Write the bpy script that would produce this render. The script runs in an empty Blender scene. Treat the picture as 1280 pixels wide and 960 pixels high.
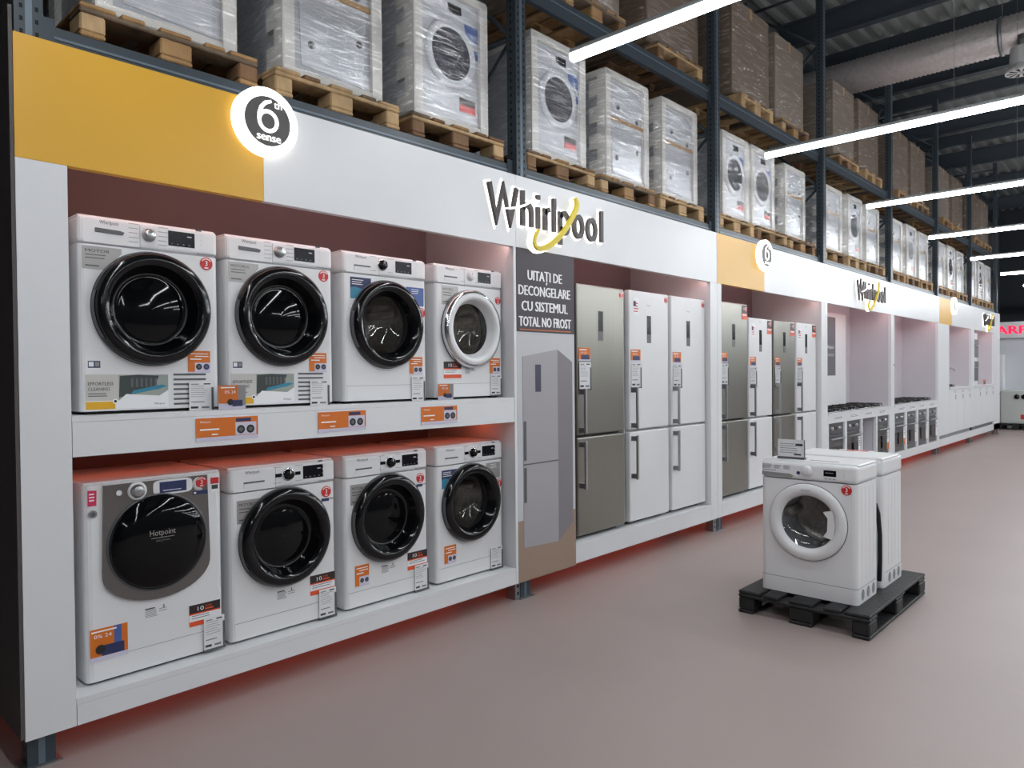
import bpy, bmesh, math, random
from mathutils import Matrix, Vector
R = math.radians
rnd = random.Random(7)
C = bpy.context.scene.collection
S = bpy.context.scene

# ------------------------------------------------------------------ camera
cam_d = bpy.data.cameras.new('camera'); cam = bpy.data.objects.new('camera', cam_d); C.objects.link(cam)
cam_d.sensor_width = 36.0; cam_d.sensor_fit = 'HORIZONTAL'; cam_d.lens = 36.0*907.93/1280.0
cam_d.clip_start = .05; cam_d.clip_end = 200
def cam_mat(yaw, pitch, roll, loc):
    cy, sy = math.cos(yaw), math.sin(yaw); cp, sp = math.cos(pitch), math.sin(pitch); cr, sr = math.cos(roll), math.sin(roll)
    f = Vector((-sy, cy, 0)); r = Vector((cy, sy, 0)); u = Vector((0, 0, 1))
    f2 = f*cp - u*sp; u2 = u*cp + f*sp
    r3 = r*cr + u2*sr; u3 = u2*cr - r*sr
    m = Matrix((r3, u3, -f2)).transposed().to_4x4(); m.translation = loc
    return m
cam.matrix_world = cam_mat(.748631, .0138296, -.0090464, Vector((3.32874, 0, 1.55615)))
S.camera = cam
# ------------------------------------------------------------------ world, exposure
w = bpy.data.worlds.new('world'); S.world = w; w.use_nodes = True
w.node_tree.nodes['Background'].inputs[0].default_value = (.5, .55, .6, 1)
w.node_tree.nodes['Background'].inputs[1].default_value = .05
S.view_settings.view_transform = 'Standard'; S.view_settings.look = 'None'
S.view_settings.exposure = 0.0; S.view_settings.gamma = 1.0
S.view_settings.use_curve_mapping = False
LAMP = 43.0; RED = 4.0; SIGN = 1.7
S.cycles.max_bounces = 8; S.cycles.transparent_max_bounces = 16
S.cycles.sample_clamp_indirect = 4.0

# ------------------------------------------------------------------ materials
MATS = {}
def srgb(c):
    return tuple(((x/255)/12.92 if x/255 <= .04045 else ((x/255+.055)/1.055)**2.4) for x in c)
def mat(name, col, rough=.5, metal=0, emit=0, spec=.5, noise=0, nscale=(8,8,8), bump=0, bscale=None, coat=0, trans=0, alpha=1):
    if name in MATS: return MATS[name]
    m = bpy.data.materials.new(name); m.use_nodes = True; MATS[name] = m
    nt = m.node_tree; p = nt.nodes['Principled BSDF']; c = srgb(col)
    p.inputs['Base Color'].default_value = (*c, 1); p.inputs['Roughness'].default_value = rough
    p.inputs['Metallic'].default_value = metal; p.inputs['Specular IOR Level'].default_value = spec
    p.inputs['Coat Weight'].default_value = coat; p.inputs['Coat Roughness'].default_value = .05
    p.inputs['Transmission Weight'].default_value = trans
    if emit:
        p.inputs['Emission Color'].default_value = (*c, 1); p.inputs['Emission Strength'].default_value = emit
    if noise or bump:
        tc = nt.nodes.new('ShaderNodeTexCoord')
        def nz(sc, detail=4):
            mp = nt.nodes.new('ShaderNodeMapping'); mp.inputs['Scale'].default_value = sc
            nt.links.new(tc.outputs['Object'], mp.inputs['Vector'])
            n = nt.nodes.new('ShaderNodeTexNoise'); n.inputs['Scale'].default_value = 1; n.inputs['Detail'].default_value = detail
            nt.links.new(mp.outputs[0], n.inputs['Vector']); return n
        if noise:
            n = nz(nscale); mr = nt.nodes.new('ShaderNodeMapRange')
            mr.inputs['From Min'].default_value = .3; mr.inputs['From Max'].default_value = .7
            mr.inputs['To Min'].default_value = 1-noise; mr.inputs['To Max'].default_value = 1+noise*.6
            nt.links.new(n.outputs['Fac'], mr.inputs['Value'])
            mx = nt.nodes.new('ShaderNodeVectorMath'); mx.operation = 'MULTIPLY'; mx.inputs[0].default_value = c
            nt.links.new(mr.outputs[0], mx.inputs[1]); nt.links.new(mx.outputs[0], p.inputs['Base Color'])
        if bump:
            n2 = nz(bscale or nscale); b = nt.nodes.new('ShaderNodeBump'); b.inputs['Strength'].default_value = bump
            b.inputs['Distance'].default_value = .02
            nt.links.new(n2.outputs['Fac'], b.inputs['Height']); nt.links.new(b.outputs[0], p.inputs['Normal'])
    return m
def film(name, base=.10, streak=.55, sc=(6, 3, 34)):
    if name in MATS: return MATS[name]
    m = bpy.data.materials.new(name); m.use_nodes = True; MATS[name] = m
    nt = m.node_tree; nt.nodes.remove(nt.nodes['Principled BSDF']); out = nt.nodes['Material Output']
    tc = nt.nodes.new('ShaderNodeTexCoord'); mp = nt.nodes.new('ShaderNodeMapping')
    mp.inputs['Rotation'].default_value = (.22, 0, 0); mp.inputs['Scale'].default_value = sc
    nt.links.new(tc.outputs['Object'], mp.inputs['Vector'])
    n = nt.nodes.new('ShaderNodeTexNoise'); n.inputs['Scale'].default_value = 1.6; n.inputs['Detail'].default_value = 5; n.inputs['Distortion'].default_value = .6
    nt.links.new(mp.outputs[0], n.inputs['Vector'])
    bp = nt.nodes.new('ShaderNodeBump'); bp.inputs['Strength'].default_value = .85; bp.inputs['Distance'].default_value = .028
    nt.links.new(n.outputs['Fac'], bp.inputs['Height'])
    gl = nt.nodes.new('ShaderNodeBsdfGlossy'); gl.inputs['Roughness'].default_value = .15; gl.inputs['Color'].default_value = (1, 1, 1, 1)
    nt.links.new(bp.outputs[0], gl.inputs['Normal'])
    tr = nt.nodes.new('ShaderNodeBsdfTransparent'); tr.inputs[0].default_value = (.97, .97, .975, 1)
    mr = nt.nodes.new('ShaderNodeMapRange'); mr.inputs['From Min'].default_value = .48; mr.inputs['From Max'].default_value = .7
    mr.inputs['To Min'].default_value = base; mr.inputs['To Max'].default_value = streak
    nt.links.new(n.outputs['Fac'], mr.inputs['Value']); nt.links.new(mr.outputs[0], gl.inputs['Color'])
    mx = nt.nodes.new('ShaderNodeAddShader')
    nt.links.new(tr.outputs[0], mx.inputs[0]); nt.links.new(gl.outputs[0], mx.inputs[1]); nt.links.new(mx.outputs[0], out.inputs[0])
    return m
def glassmat(name, tint, gloss=.12):
    if name in MATS: return MATS[name]
    m = bpy.data.materials.new(name); m.use_nodes = True; MATS[name] = m
    nt = m.node_tree; nt.nodes.remove(nt.nodes['Principled BSDF']); out = nt.nodes['Material Output']
    tr = nt.nodes.new('ShaderNodeBsdfTransparent'); tr.inputs[0].default_value = (*tint, 1)
    gl = nt.nodes.new('ShaderNodeBsdfGlossy'); gl.inputs['Roughness'].default_value = .03
    fr = nt.nodes.new('ShaderNodeLayerWeight'); fr.inputs[0].default_value = .5
    pw = nt.nodes.new('ShaderNodeMath'); pw.operation = 'POWER'; pw.inputs[1].default_value = 4
    nt.links.new(fr.outputs['Facing'], pw.inputs[0])
    ad = nt.nodes.new('ShaderNodeMath'); ad.operation = 'MULTIPLY_ADD'; ad.inputs[1].default_value = .8; ad.inputs[2].default_value = gloss*.5
    nt.links.new(pw.outputs[0], ad.inputs[0])
    mx = nt.nodes.new('ShaderNodeMixShader'); nt.links.new(ad.outputs[0], mx.inputs[0])
    nt.links.new(tr.outputs[0], mx.inputs[1]); nt.links.new(gl.outputs[0], mx.inputs[2]); nt.links.new(mx.outputs[0], out.inputs[0])
    return m
WHITE = mat('white_lacquer', (226, 227, 229), .35, noise=.02, nscale=(3, 3, 3))
PANEL = mat('white_laminate', (226, 228, 231), .38, noise=.015, nscale=(2, 2, 2))
EDGE = mat('panel_edge', (205, 196, 190), .5)
YELLOW = mat('yellow_laminate', (222, 170, 52), .4, noise=.02, nscale=(2, 2, 2))
MAUVE = mat('mauve_back_panel', (146, 127, 131), .55, noise=.02, nscale=(2, 2, 2))
PINKW = mat('pale_pink_back_panel', (202, 198, 205), .55)
DARKEND = mat('dark_end_panel', (84, 78, 77), .6, noise=.05, nscale=(3, 3, 3))
BLACKG = mat('black_gloss_plastic', (9, 10, 13), .13, spec=.4, coat=.1)
BLACKGL = mat('black_tinted_glass', (6, 7, 9), .05, spec=.28)
DARKDISP = mat('dark_display', (12, 13, 22), .2, spec=.2)
GREYP = mat('grey_plastic', (90, 92, 95), .4)
MIDGREY = mat('mid_grey_print', (140, 141, 142), .55)
CHROME = mat('chrome', (220, 222, 225), .12, 1)
STEEL = mat('brushed_steel', (180, 182, 184), .32, 1, noise=.06, nscale=(2, 2, 120))
DRUM = mat('drum_steel', (190, 184, 174), .35, .7, noise=.25, nscale=(60, 60, 60))
INOX = mat('grey_inox_door', (140, 138, 131), .33, .8, noise=.04, nscale=(1, 160, 1))
INOX2 = mat('grey_metallic_paint', (112, 108, 106), .3, .5)
FSIDE = mat('dark_grey_side', (62, 64, 68), .5)
GLASS = glassmat('clear_door_glass', (.8, .81, .82))
GLASS2 = glassmat('smoked_door_glass', (.62, .63, .65), .10)
ACRYL = glassmat('clear_acrylic', (.995, .995, .995), .05)
RACK = mat('slate_blue_rack_paint', (56, 67, 76), .45, noise=.05, nscale=(4, 4, 4))
RACKL = mat('light_rack_paint', (104, 118, 130), .42, .2)
GALV = mat('galvanised_steel', (150, 154, 156), .4, .8, noise=.12, nscale=(25, 25, 25))
HOLE = mat('dark_hole', (10, 11, 13), .8)
WOODS = [mat('pallet_wood_'+n, c, .8, noise=.28, nscale=(14, 14, 5), bump=.25, bscale=(40, 40, 8)) for n, c in
         (('honey', (170, 134, 92)), ('brown', (126, 95, 67)), ('pale', (188, 158, 118)), ('grey', (116, 99, 82)))]
BLACKW = mat('black_painted_wood', (27, 28, 30), .6, noise=.25, nscale=(10, 10, 6), bump=.25, bscale=(40, 40, 8))
FOAM = mat('white_foam', (205, 204, 200), .8, bump=.1, bscale=(60, 60, 60))
CARTON = mat('brown_cardboard', (122, 106, 92), .75, noise=.06, nscale=(3, 3, 3))
CARTON2 = mat('grey_brown_cardboard', (134, 121, 108), .75, noise=.06, nscale=(3, 3, 3))
TAPE = mat('parcel_tape', (168, 132, 86), .3)
FILM = film('stretch_film', .10, .85)
FILM2 = film('thin_stretch_film', .015, .4, (4, 2, 26))
FILM3 = film('crinkled_stretch_film', .14, .95, (9, 5, 30))
RED_ST = mat('red_sticker', (196, 40, 44), .4)
ORANGE = mat('orange_print', (214, 112, 28), .45)
ORRED = mat('orange_red_print', (226, 84, 36), .45)
BROWNBK = mat('brown_black_print', (44, 34, 34), .45)
PAPER = mat('white_paper', (236, 237, 240), .5)
LILAC = mat('lilac_white_print', (205, 202, 220), .5)
INK = mat('black_ink', (30, 30, 34), .6)
GREYINK = mat('grey_ink', (120, 122, 126), .6)
NAVY = mat('navy_print', (38, 48, 92), .5)
BLUEP = mat('blue_print', (70, 98, 160), .45)
TEAL = mat('teal_print', (46, 130, 160), .45)
WHITEP = mat('white_print', (245, 245, 245), .5)
SILVERST = mat('silver_sticker', (164, 162, 160), .35, .4)
GREENP = mat('grey_green_print', (150, 160, 152), .5)
DKGREEN = mat('dark_green_print', (56, 66, 64), .5)
PINKST = mat('pink_sticker', (205, 48, 92), .4)
OCHRE = mat('ochre_print', (222, 168, 30), .45)
CHARC = mat('charcoal_board', (66, 60, 68), .55)
LOGO = mat('logo_dark_brown', (54, 44, 44), .45)
LOGOY = mat('logo_yellow', (222, 200, 30), .45)
GLOW = mat('backlit_white_acrylic', (255, 252, 246), .4, emit=SIGN)
GLOWT = mat('lit_white_lettering', (255, 253, 250), .4, emit=.9)
LED = mat('led_diffuser', (246, 250, 253), .4, emit=LAMP)
REDLED = mat('red_led_strip', (255, 74, 24), .4, emit=RED)
REDLOW = mat('orange_led_strip', (255, 106, 54), .4, emit=RED*1.5)
REDUP = mat('pale_red_led_strip', (255, 205, 196), .4, emit=RED*3.6)
ALU = mat('aluminium_housing', (150, 152, 152), .4, .7)
DUCTM = mat('duct_foil', (214, 206, 204), .3, .45, noise=.12, nscale=(20, 20, 20), bump=.3, bscale=(30, 30, 30))
RUBBER = mat('black_rubber', (18, 18, 19), .7)
# ------------------------------------------------------------------ mesh builder
_txt = {}
def text_geo(s):
    if s not in _txt:
        cu = bpy.data.curves.new('t', 'FONT'); cu.body = s; cu.resolution_u = 2
        o = bpy.data.objects.new('t', cu); C.objects.link(o)
        me = bpy.data.meshes.new_from_object(o.evaluated_get(bpy.context.evaluated_depsgraph_get()))
        v = [tuple(x.co) for x in me.vertices]; f = [tuple(p.vertices) for p in me.polygons]
        bpy.data.objects.remove(o); bpy.data.curves.remove(cu); bpy.data.meshes.remove(me)
        xs = [a[0] for a in v]; ys = [a[1] for a in v]
        _txt[s] = (v, f, min(xs), max(xs))
    return _txt[s]
class MB:
    """collects geometry; u = right (+y), v = up (+z), w = out of the front (+x)"""
    def __init__(s): s.v = []; s.f = []; s.m = []; s.sm = []; s.mats = []
    def mi(s, m):
        if m not in s.mats: s.mats.append(m)
        return s.mats.index(m)
    def add(s, vs, fs, m, smooth=False):
        o = len(s.v); s.v += [tuple(a) for a in vs]; k = s.mi(m)
        for f in fs: s.f.append(tuple(i+o for i in f)); s.m.append(k); s.sm.append(smooth)
        return s
    def box(s, x0, x1, y0, y1, z0, z1, m):
        return s.add([(x0,y0,z0),(x1,y0,z0),(x1,y1,z0),(x0,y1,z0),(x0,y0,z1),(x1,y0,z1),(x1,y1,z1),(x0,y1,z1)],
                     [(0,3,2,1),(4,5,6,7),(0,1,5,4),(1,2,6,5),(2,3,7,6),(3,0,4,7)], m)
    def fb(s, u0, u1, v0, v1, w0, w1, m): return s.box(w0, w1, u0, u1, v0, v1, m)
    def rbox(s, x0, x1, y0, y1, z0, z1, m, r=.01, seg=2, edges='all'):
        bm = bmesh.new(); bmesh.ops.create_cube(bm, size=1)
        for v in bm.verts: v.co = ((x0+x1)/2+v.co.x*(x1-x0), (y0+y1)/2+v.co.y*(y1-y0), (z0+z1)/2+v.co.z*(z1-z0))
        if edges == 'all': es = bm.edges[:]
        elif edges == 'vert': es = [e for e in bm.edges if abs(e.verts[0].co.z-e.verts[1].co.z) > 1e-6]
        bmesh.ops.bevel(bm, geom=es, offset=r, segments=seg, profile=.5, affect='EDGES')
        bm.verts.index_update()
        s.add([v.co[:] for v in bm.verts], [[v.index for v in f.verts] for f in bm.faces], m, False); bm.free(); return s
    def prism(s, poly, w0, w1, m):
        n = len(poly); vs = [(w0, a, b) for a, b in poly]+[(w1, a, b) for a, b in poly]
        fs = [tuple(range(n, 2*n)), tuple(reversed(range(n)))]+[(i, (i+1) % n, n+(i+1) % n, n+i) for i in range(n)]
        return s.add(vs, fs, m)
    def lathe(s, prof, cu, cv, m, n=48, a0=0, a1=2*math.pi, smooth=True):
        full = abs(a1-a0-2*math.pi) < 1e-6; k = n if full else n+1; vs = []; fs = []
        for i in range(k):
            a = a0+(a1-a0)*i/n
            for r, w_ in prof: vs.append((w_, cu+r*math.cos(a), cv+r*math.sin(a)))
        P = len(prof)
        for i in range(n):
            j = (i+1) % k
            for q in range(P-1):
                fs.append((i*P+q, j*P+q, j*P+q+1, i*P+q+1))
        return s.add(vs, fs, m, smooth)
    def disc(s, cu, cv, r, w0, w1, m, n=24, sq=1):
        return s.prism([(cu+r*math.cos(2*math.pi*i/n), cv+sq*r*math.sin(2*math.pi*i/n)) for i in range(n)], w0, w1, m)
    def tube(s, pts, r, m, n=8):
        pts = [Vector(p) for p in pts]; vs = []; fs = []
        for i, p in enumerate(pts):
            t = (pts[min(i+1, len(pts)-1)]-pts[max(i-1, 0)]).normalized()
            a = t.orthogonal().normalized() if abs(t.z) > .9 else Vector((0, 0, 1)).cross(t).normalized(); b = t.cross(a)
            for k in range(n): vs.append(p+r*(math.cos(2*math.pi*k/n)*a+math.sin(2*math.pi*k/n)*b))
        for i in range(len(pts)-1):
            for k in range(n): fs.append((i*n+k, i*n+(k+1) % n, (i+1)*n+(k+1) % n, (i+1)*n+k))
        fs += [tuple(reversed(range(n))), tuple(range((len(pts)-1)*n, len(pts)*n))]
        return s.add(vs, fs, m, True)
    def ribbon(s, pts, t, w0, w1, m, closed=False, taper=None):
        n = len(pts); L = []; Rr = []
        for i in range(n):
            p = Vector(pts[i]); a = Vector(pts[i-1]) if (i > 0 or closed) else p; b = Vector(pts[(i+1) % n]) if (i < n-1 or closed) else p
            d1 = (p-a).normalized() if (p-a).length > 1e-9 else (b-p).normalized(); d2 = (b-p).normalized() if (b-p).length > 1e-9 else d1
            n1 = Vector((-d1.y, d1.x)); n2 = Vector((-d2.y, d2.x)); nn = (n1+n2).normalized(); k = min(1/max(nn.dot(n1), .3), 2.2)
            tt = t*(taper[i] if taper else 1)
            L.append(p+nn*tt/2*k); Rr.append(p-nn*tt/2*k)
        vs = [(w1, q.x, q.y) for q in L]+[(w1, q.x, q.y) for q in Rr]+[(w0, q.x, q.y) for q in L]+[(w0, q.x, q.y) for q in Rr]
        fs = []
        for i in range(n if closed else n-1):
            j = (i+1) % n
            fs += [(n+i, n+j, j, i), (2*n+i, 2*n+j, 3*n+j, 3*n+i), (i, j, 2*n+j, 2*n+i), (3*n+i, 3*n+j, n+j, n+i)]
        if not closed: fs += [(0, 2*n, 3*n, n), (n-1, 2*n-1, 4*n-1, 3*n-1)]
        return s.add(vs, fs, m)
    def text(s, t, u, v, wid, h, w_, m, al='C', bold=0):
        """cap height h, width wid (None = natural*0.9)"""
        vs, fs, a, b = text_geo(t); sy = h/.7; sx = (wid/(b-a)) if wid else sy*.92
        off = {'C': -(a+b)/2, 'L': -a, 'R': -b}[al]
        for dx in ((0,) if not bold else (-bold, 0, bold)): s.add([(w_+dx*.01, u+(x+off)*sx+dx, v+y*sy) for x, y, z in vs], fs, m)
        return s
    def lines(s, u0, u1, v0, v1, n, w_, m, ragged=.3, t=.4):
        for i in range(n):
            a = v1-(v1-v0)*(i+.1)/n; b = a-(v1-v0)/n*t
            s.fb(u0, u1-(u1-u0)*ragged*rnd.random(), b, a, w_-.0004, w_, m)
        return s
    def mesh(s, name):
        me = bpy.data.meshes.new(name); me.from_pydata(s.v, [], s.f)
        for m in s.mats: me.materials.append(m)
        me.polygons.foreach_set('material_index', s.m); me.polygons.foreach_set('use_smooth', s.sm); me.update()
        return me
    def build(s, name, parent=None, loc=None):
        o = bpy.data.objects.new(name, s.mesh(name)); C.objects.link(o)
        if parent: o.parent = parent
        if loc: o.location = loc
        return o
def thing(name, label, cat, loc=(0,0,0), rz=0, group=None):
    o = bpy.data.objects.new(name, None); C.objects.link(o); o.empty_display_size = .1
    o.location = loc; o.rotation_euler = (0, 0, rz); tag(o, label, cat, group); return o
def tag(o, label, cat, group=None):
    o['label'] = label; o['category'] = cat
    if group: o['group'] = group
    return o
def struct(o): o['kind'] = 'structure'; return o
def stuff(o): o['kind'] = 'stuff'; return o
KIDS = {}
def clone(o, parent=None):
    c = o.copy(); C.objects.link(c)
    if parent: c.parent = parent
    for ch in list(o.children): clone(ch, c)
    return c
def place(o, loc, label, group=None, rz=None):
    o.location = loc; o['label'] = label
    if rz is not None: o.rotation_euler = (0, 0, rz)
    if group: o['group'] = group
    return o
# ------------------------------------------------------------------ room
FLOOR = mat('resin_floor', (163, 150, 146), .42, spec=.35, noise=.05, nscale=(.8, .8, .8))
struct(MB().box(-1.6, 13, -8, 30, -.1, 0, FLOOR).build('floor'))
WALLG = mat('grey_wall', (104, 105, 108), .7, noise=.05, nscale=(1, 1, 1))
WALLD = mat('dark_wall', (44, 50, 58), .7, noise=.05, nscale=(1, 1, 1))
DECK = mat('roof_deck', (150, 156, 154), .42, .1, noise=.08, nscale=(2, 2, 2))
wl = struct(MB().box(-1.6, -1.42, -8, 30, 0, 7.2, WALLG).build('wall_left'))
MB().box(-1.42, -1.28, -8, 30, 6.42, 6.66, RACK).build('girt', wl)
struct(MB().box(-1.6, 13, 29.9, 30.1, 0, 7.2, WALLD).build('wall_back'))
struct(MB().box(13, 13.2, -8, 30, 0, 7.2, WALLG).build('wall_right'))
struct(MB().box(-1.6, 13, -8.2, -8, 0, 7.2, WALLG).build('wall_front'))
cb = MB(); n = 58; prof = []
x = -1.6
while x < 13:
    for dx, dz in ((0, 0), (.07, 0), (.10, .06), (.22, .06)): prof.append((x+dx, 7.0+dz))
    x += .25
vs = [(px, -8, pz) for px, pz in prof]+[(px, 30, pz) for px, pz in prof]; k = len(prof)
cb.add(vs, [(i, i+1, k+i+1, k+i) for i in range(k-1)], DECK)
ceil = struct(cb.build('ceiling'))
BEAM = mat('dark_steel_beam', (64, 73, 82), .5)
for y in (2.0, 5.0, 8.2, 11.4, 14.6, 17.8, 21, 24.2, 27.4):
    MB().box(-1.42, 13, y-.07, y+.07, 6.62, 6.64, BEAM).box(-1.42, 13, y-.01, y+.01, 6.64, 6.97, BEAM).box(-1.42, 13, y-.07, y+.07, 6.97, 6.995, BEAM).build('roof_beam', ceil)
for y in (13.0, 16.1, 19.4):
    MB().box(-1.42, 13, y-.05, y+.05, 6.75, 6.99, BEAM).build('purlin', ceil)
# ------------------------------------------------------------------ lamps
YB = [.764+2.87*i for i in range(7)]+[21.0]
ORD = ['nearest', 'second', 'third', 'fourth', 'fifth', 'sixth', 'seventh', 'eighth']
def lamp_proto():
    t = thing('linear_lamp', '', 'lamp')
    MB().box(0, 6, -.03, .03, .022, .05, ALU).build('housing', t)
    d = MB(); n = 8; vs = []; fs = []
    prof = [(-.033, .022)]+[(-.033*math.cos(math.pi*i/n), .0-.02*math.sin(math.pi*i/n)) for i in range(n+1)]+[(.033, .022)]
    for X in (0, 6): vs += [(X, a, b) for a, b in prof]
    P = len(prof); fs = [(i, i+1, P+i+1, P+i) for i in range(P-1)]+[tuple(range(P)), tuple(reversed(range(P, 2*P)))]
    d.add(vs, fs, LED).build('diffuser', t)
    for X in (1.5, 4.5): MB().tube([(X, 0, .05), (X, 0, 3.46)], .0015, ALU, 5).build('hanging_wire', t)
    return t
lp = lamp_proto(); first = True
for col, X in enumerate((.5, 7.0)):
    for i in range(-2 if col else -1, 8):
        o = lp if first else clone(lp); first = False
        y = 3.63+2.87*i
        if col == 0 and i >= 0: lab = '%s white linear ceiling lamp of the row beside the racks, counted from the camera' % ORD[i]
        else: lab = 'unseen white linear ceiling lamp, added to light the room beside or behind the camera'  # unseen lamps, added only to light the room
        place(o, (X, y, 3.53), lab, None if (col == 0 and i >= 0) else 'lamps outside the view')
# ------------------------------------------------------------------ display units
def unit(k, label, back, depth):
    return thing('display_unit', label, 'display unit', (0, YB[k], 0))
ZF0, ZF1 = 2.417, 2.902
def seg(t, name, y0, y1, z0, z1, m, x0=-.04, x1=0.0, yb=0):
    return MB().box(x0, x1, y0-yb+.0008, y1-yb-.0008, z0, z1, m).build(name, t)
def feet(t, ys, yb):
    for y in ys:
        MB().box(-.13, -.05, y-yb-.05, y-yb+.05, .0, .128, GALV).build('mounting_foot', t)
        h = MB()
        for zz in (.03, .08): h.box(-.0505, -.0496, y-yb-.03, y-yb-.012, zz, zz+.022, HOLE).box(-.0505, -.0496, y-yb+.012, y-yb+.03, zz, zz+.022, HOLE)
        stuff(h.build('slot_hole', t))
def strip(t, y0, y1, z, x, yb, m=None):
    MB().box(x, x+.012, y0-yb, y1-yb, z, z+.012, m or REDUP).build('red_light_strip', t)
# bay 0: washing machines
t = unit(0, 'white two-shelf display wall holding eight washing machines, under the long yellow panel', MAUVE, .9); b = YB[0]
seg(t, 'fascia_panel', .764, 1.802, ZF0, ZF1, YELLOW, yb=b)
seg(t, 'fascia_panel', 1.802, 3.633, ZF0, ZF1, PANEL, yb=b)
seg(t, 'column_panel', .764, .945, .13, ZF0-.001, PANEL, yb=b)
seg(t, 'column_panel', 3.607, 3.633, .13, ZF0-.001, PANEL, yb=b)
MB().box(-.9, -.04, .925-b, .945-b, .14, ZF0+.398, PANEL).build('inner_side', t)
MB().box(-.9, -.04, 3.609-b, 3.629-b, .14, ZF0+.398, PANEL).build('inner_side', t)
MB().box(-.94, -.9, .8-b, 3.63-b, .14, 2.88, MAUVE).build('back_panel', t)
MB().box(-.9, -.041, .945-b, 3.608-b, ZF0+.40, ZF0+.415, MAUVE).build('top_panel', t)
MB().box(-.9, -.001, .946-b, 3.606-b, 1.375, 1.398, PANEL).box(-.9, -.04, .946-b, 3.606-b, 1.24, 1.26, MAUVE).build('shelf', t)
seg(t, 'shelf_front', .946, 3.606, 1.232, 1.374, PANEL, yb=b)
MB().box(-.9, -.001, .946-b, 3.606-b, .215, .238, PANEL).build('base_shelf', t)
seg(t, 'plinth', .946, 3.606, .13, .214, PANEL, yb=b)
MB().box(-1.2, -.001, .75-b, .763-b, .14, 3.0, DARKEND).build('end_panel', t)
strip(t, .96, 3.59, 1.226, -.3, b, REDLOW); strip(t, .96, 3.59, 2.43, -.056, b)
MB().box(-.62, -.6, .9-b, 3.6-b, .185, .197, REDLED).build('red_light_strip', t)
feet(t, (.83,), b)
# bay 1: poster and three fridges
t = unit(1, 'white display wall holding three tall fridges beside the poster, under the large illuminated lettering', MAUVE, .9); b = YB[1]
seg(t, 'fascia_panel', 3.634, 6.504, ZF0, ZF1, PANEL, yb=b)
seg(t, 'column_panel', 6.37, 6.504, .14, ZF0-.001, PANEL, yb=b)
MB().box(-.9, -.04, 6.372-b, 6.39-b, .16, ZF0+.398, PANEL).build('inner_side', t)
MB().box(-.9, -.04, 4.245-b, 4.265-b, .16, ZF0+.398, MAUVE).build('inner_side', t)
MB().box(-.94, -.9, 3.64-b, 6.5-b, .14, 2.88, MAUVE).build('back_panel', t)
MB().box(-.9, -.041, 4.27-b, 6.37-b, ZF0+.40, ZF0+.415, MAUVE).build('top_panel', t)
MB().box(-.9, -.001, 4.267-b, 6.369-b, .265, .285, PANEL).build('base_shelf', t)
seg(t, 'plinth', 4.267, 6.369, .14, .264, PANEL, yb=b)
strip(t, 4.3, 6.35, 2.43, -.056, b)
MB().box(-.62, -.6, 3.7-b, 6.45-b, .235, .247, REDLED).build('red_light_strip', t)
feet(t, (3.70, 6.55), b)
# bay 2: four fridges
t = unit(2, 'white display wall holding four fridges, under the shorter yellow panel with a round sign', MAUVE, .9); b = YB[2]
seg(t, 'fascia_panel', 6.506, 7.585, ZF0, ZF1, YELLOW, yb=b)
seg(t, 'fascia_panel', 7.585, 9.374, ZF0, ZF1, PANEL, yb=b)
seg(t, 'column_panel', 6.506, 6.595, .14, ZF0-.001, PANEL, yb=b)
seg(t, 'column_panel', 9.24, 9.374, .14, ZF0-.001, PANEL, yb=b)
MB().box(-.9, -.04, 9.242-b, 9.26-b, .16, ZF0+.398, PANEL).build('inner_side', t)
MB().box(-.9, -.04, 6.575-b, 6.594-b, .16, ZF0+.398, PANEL).build('inner_side', t)
MB().box(-.94, -.9, 6.51-b, 9.37-b, .14, 2.88, MAUVE).build('back_panel', t)
MB().box(-.9, -.041, 6.6-b, 9.24-b, ZF0+.40, ZF0+.415, MAUVE).build('top_panel', t)
MB().box(-.9, -.001, 6.596-b, 9.239-b, .265, .285, PANEL).build('base_shelf', t)
seg(t, 'plinth', 6.596, 9.239, .14, .264, PANEL, yb=b)
strip(t, 6.6, 9.22, 2.43, -.056, b)
MB().box(-.62, -.6, 6.55-b, 9.3-b, .235, .247, REDLED).build('red_light_strip', t)
feet(t, (9.42,), b)
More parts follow.
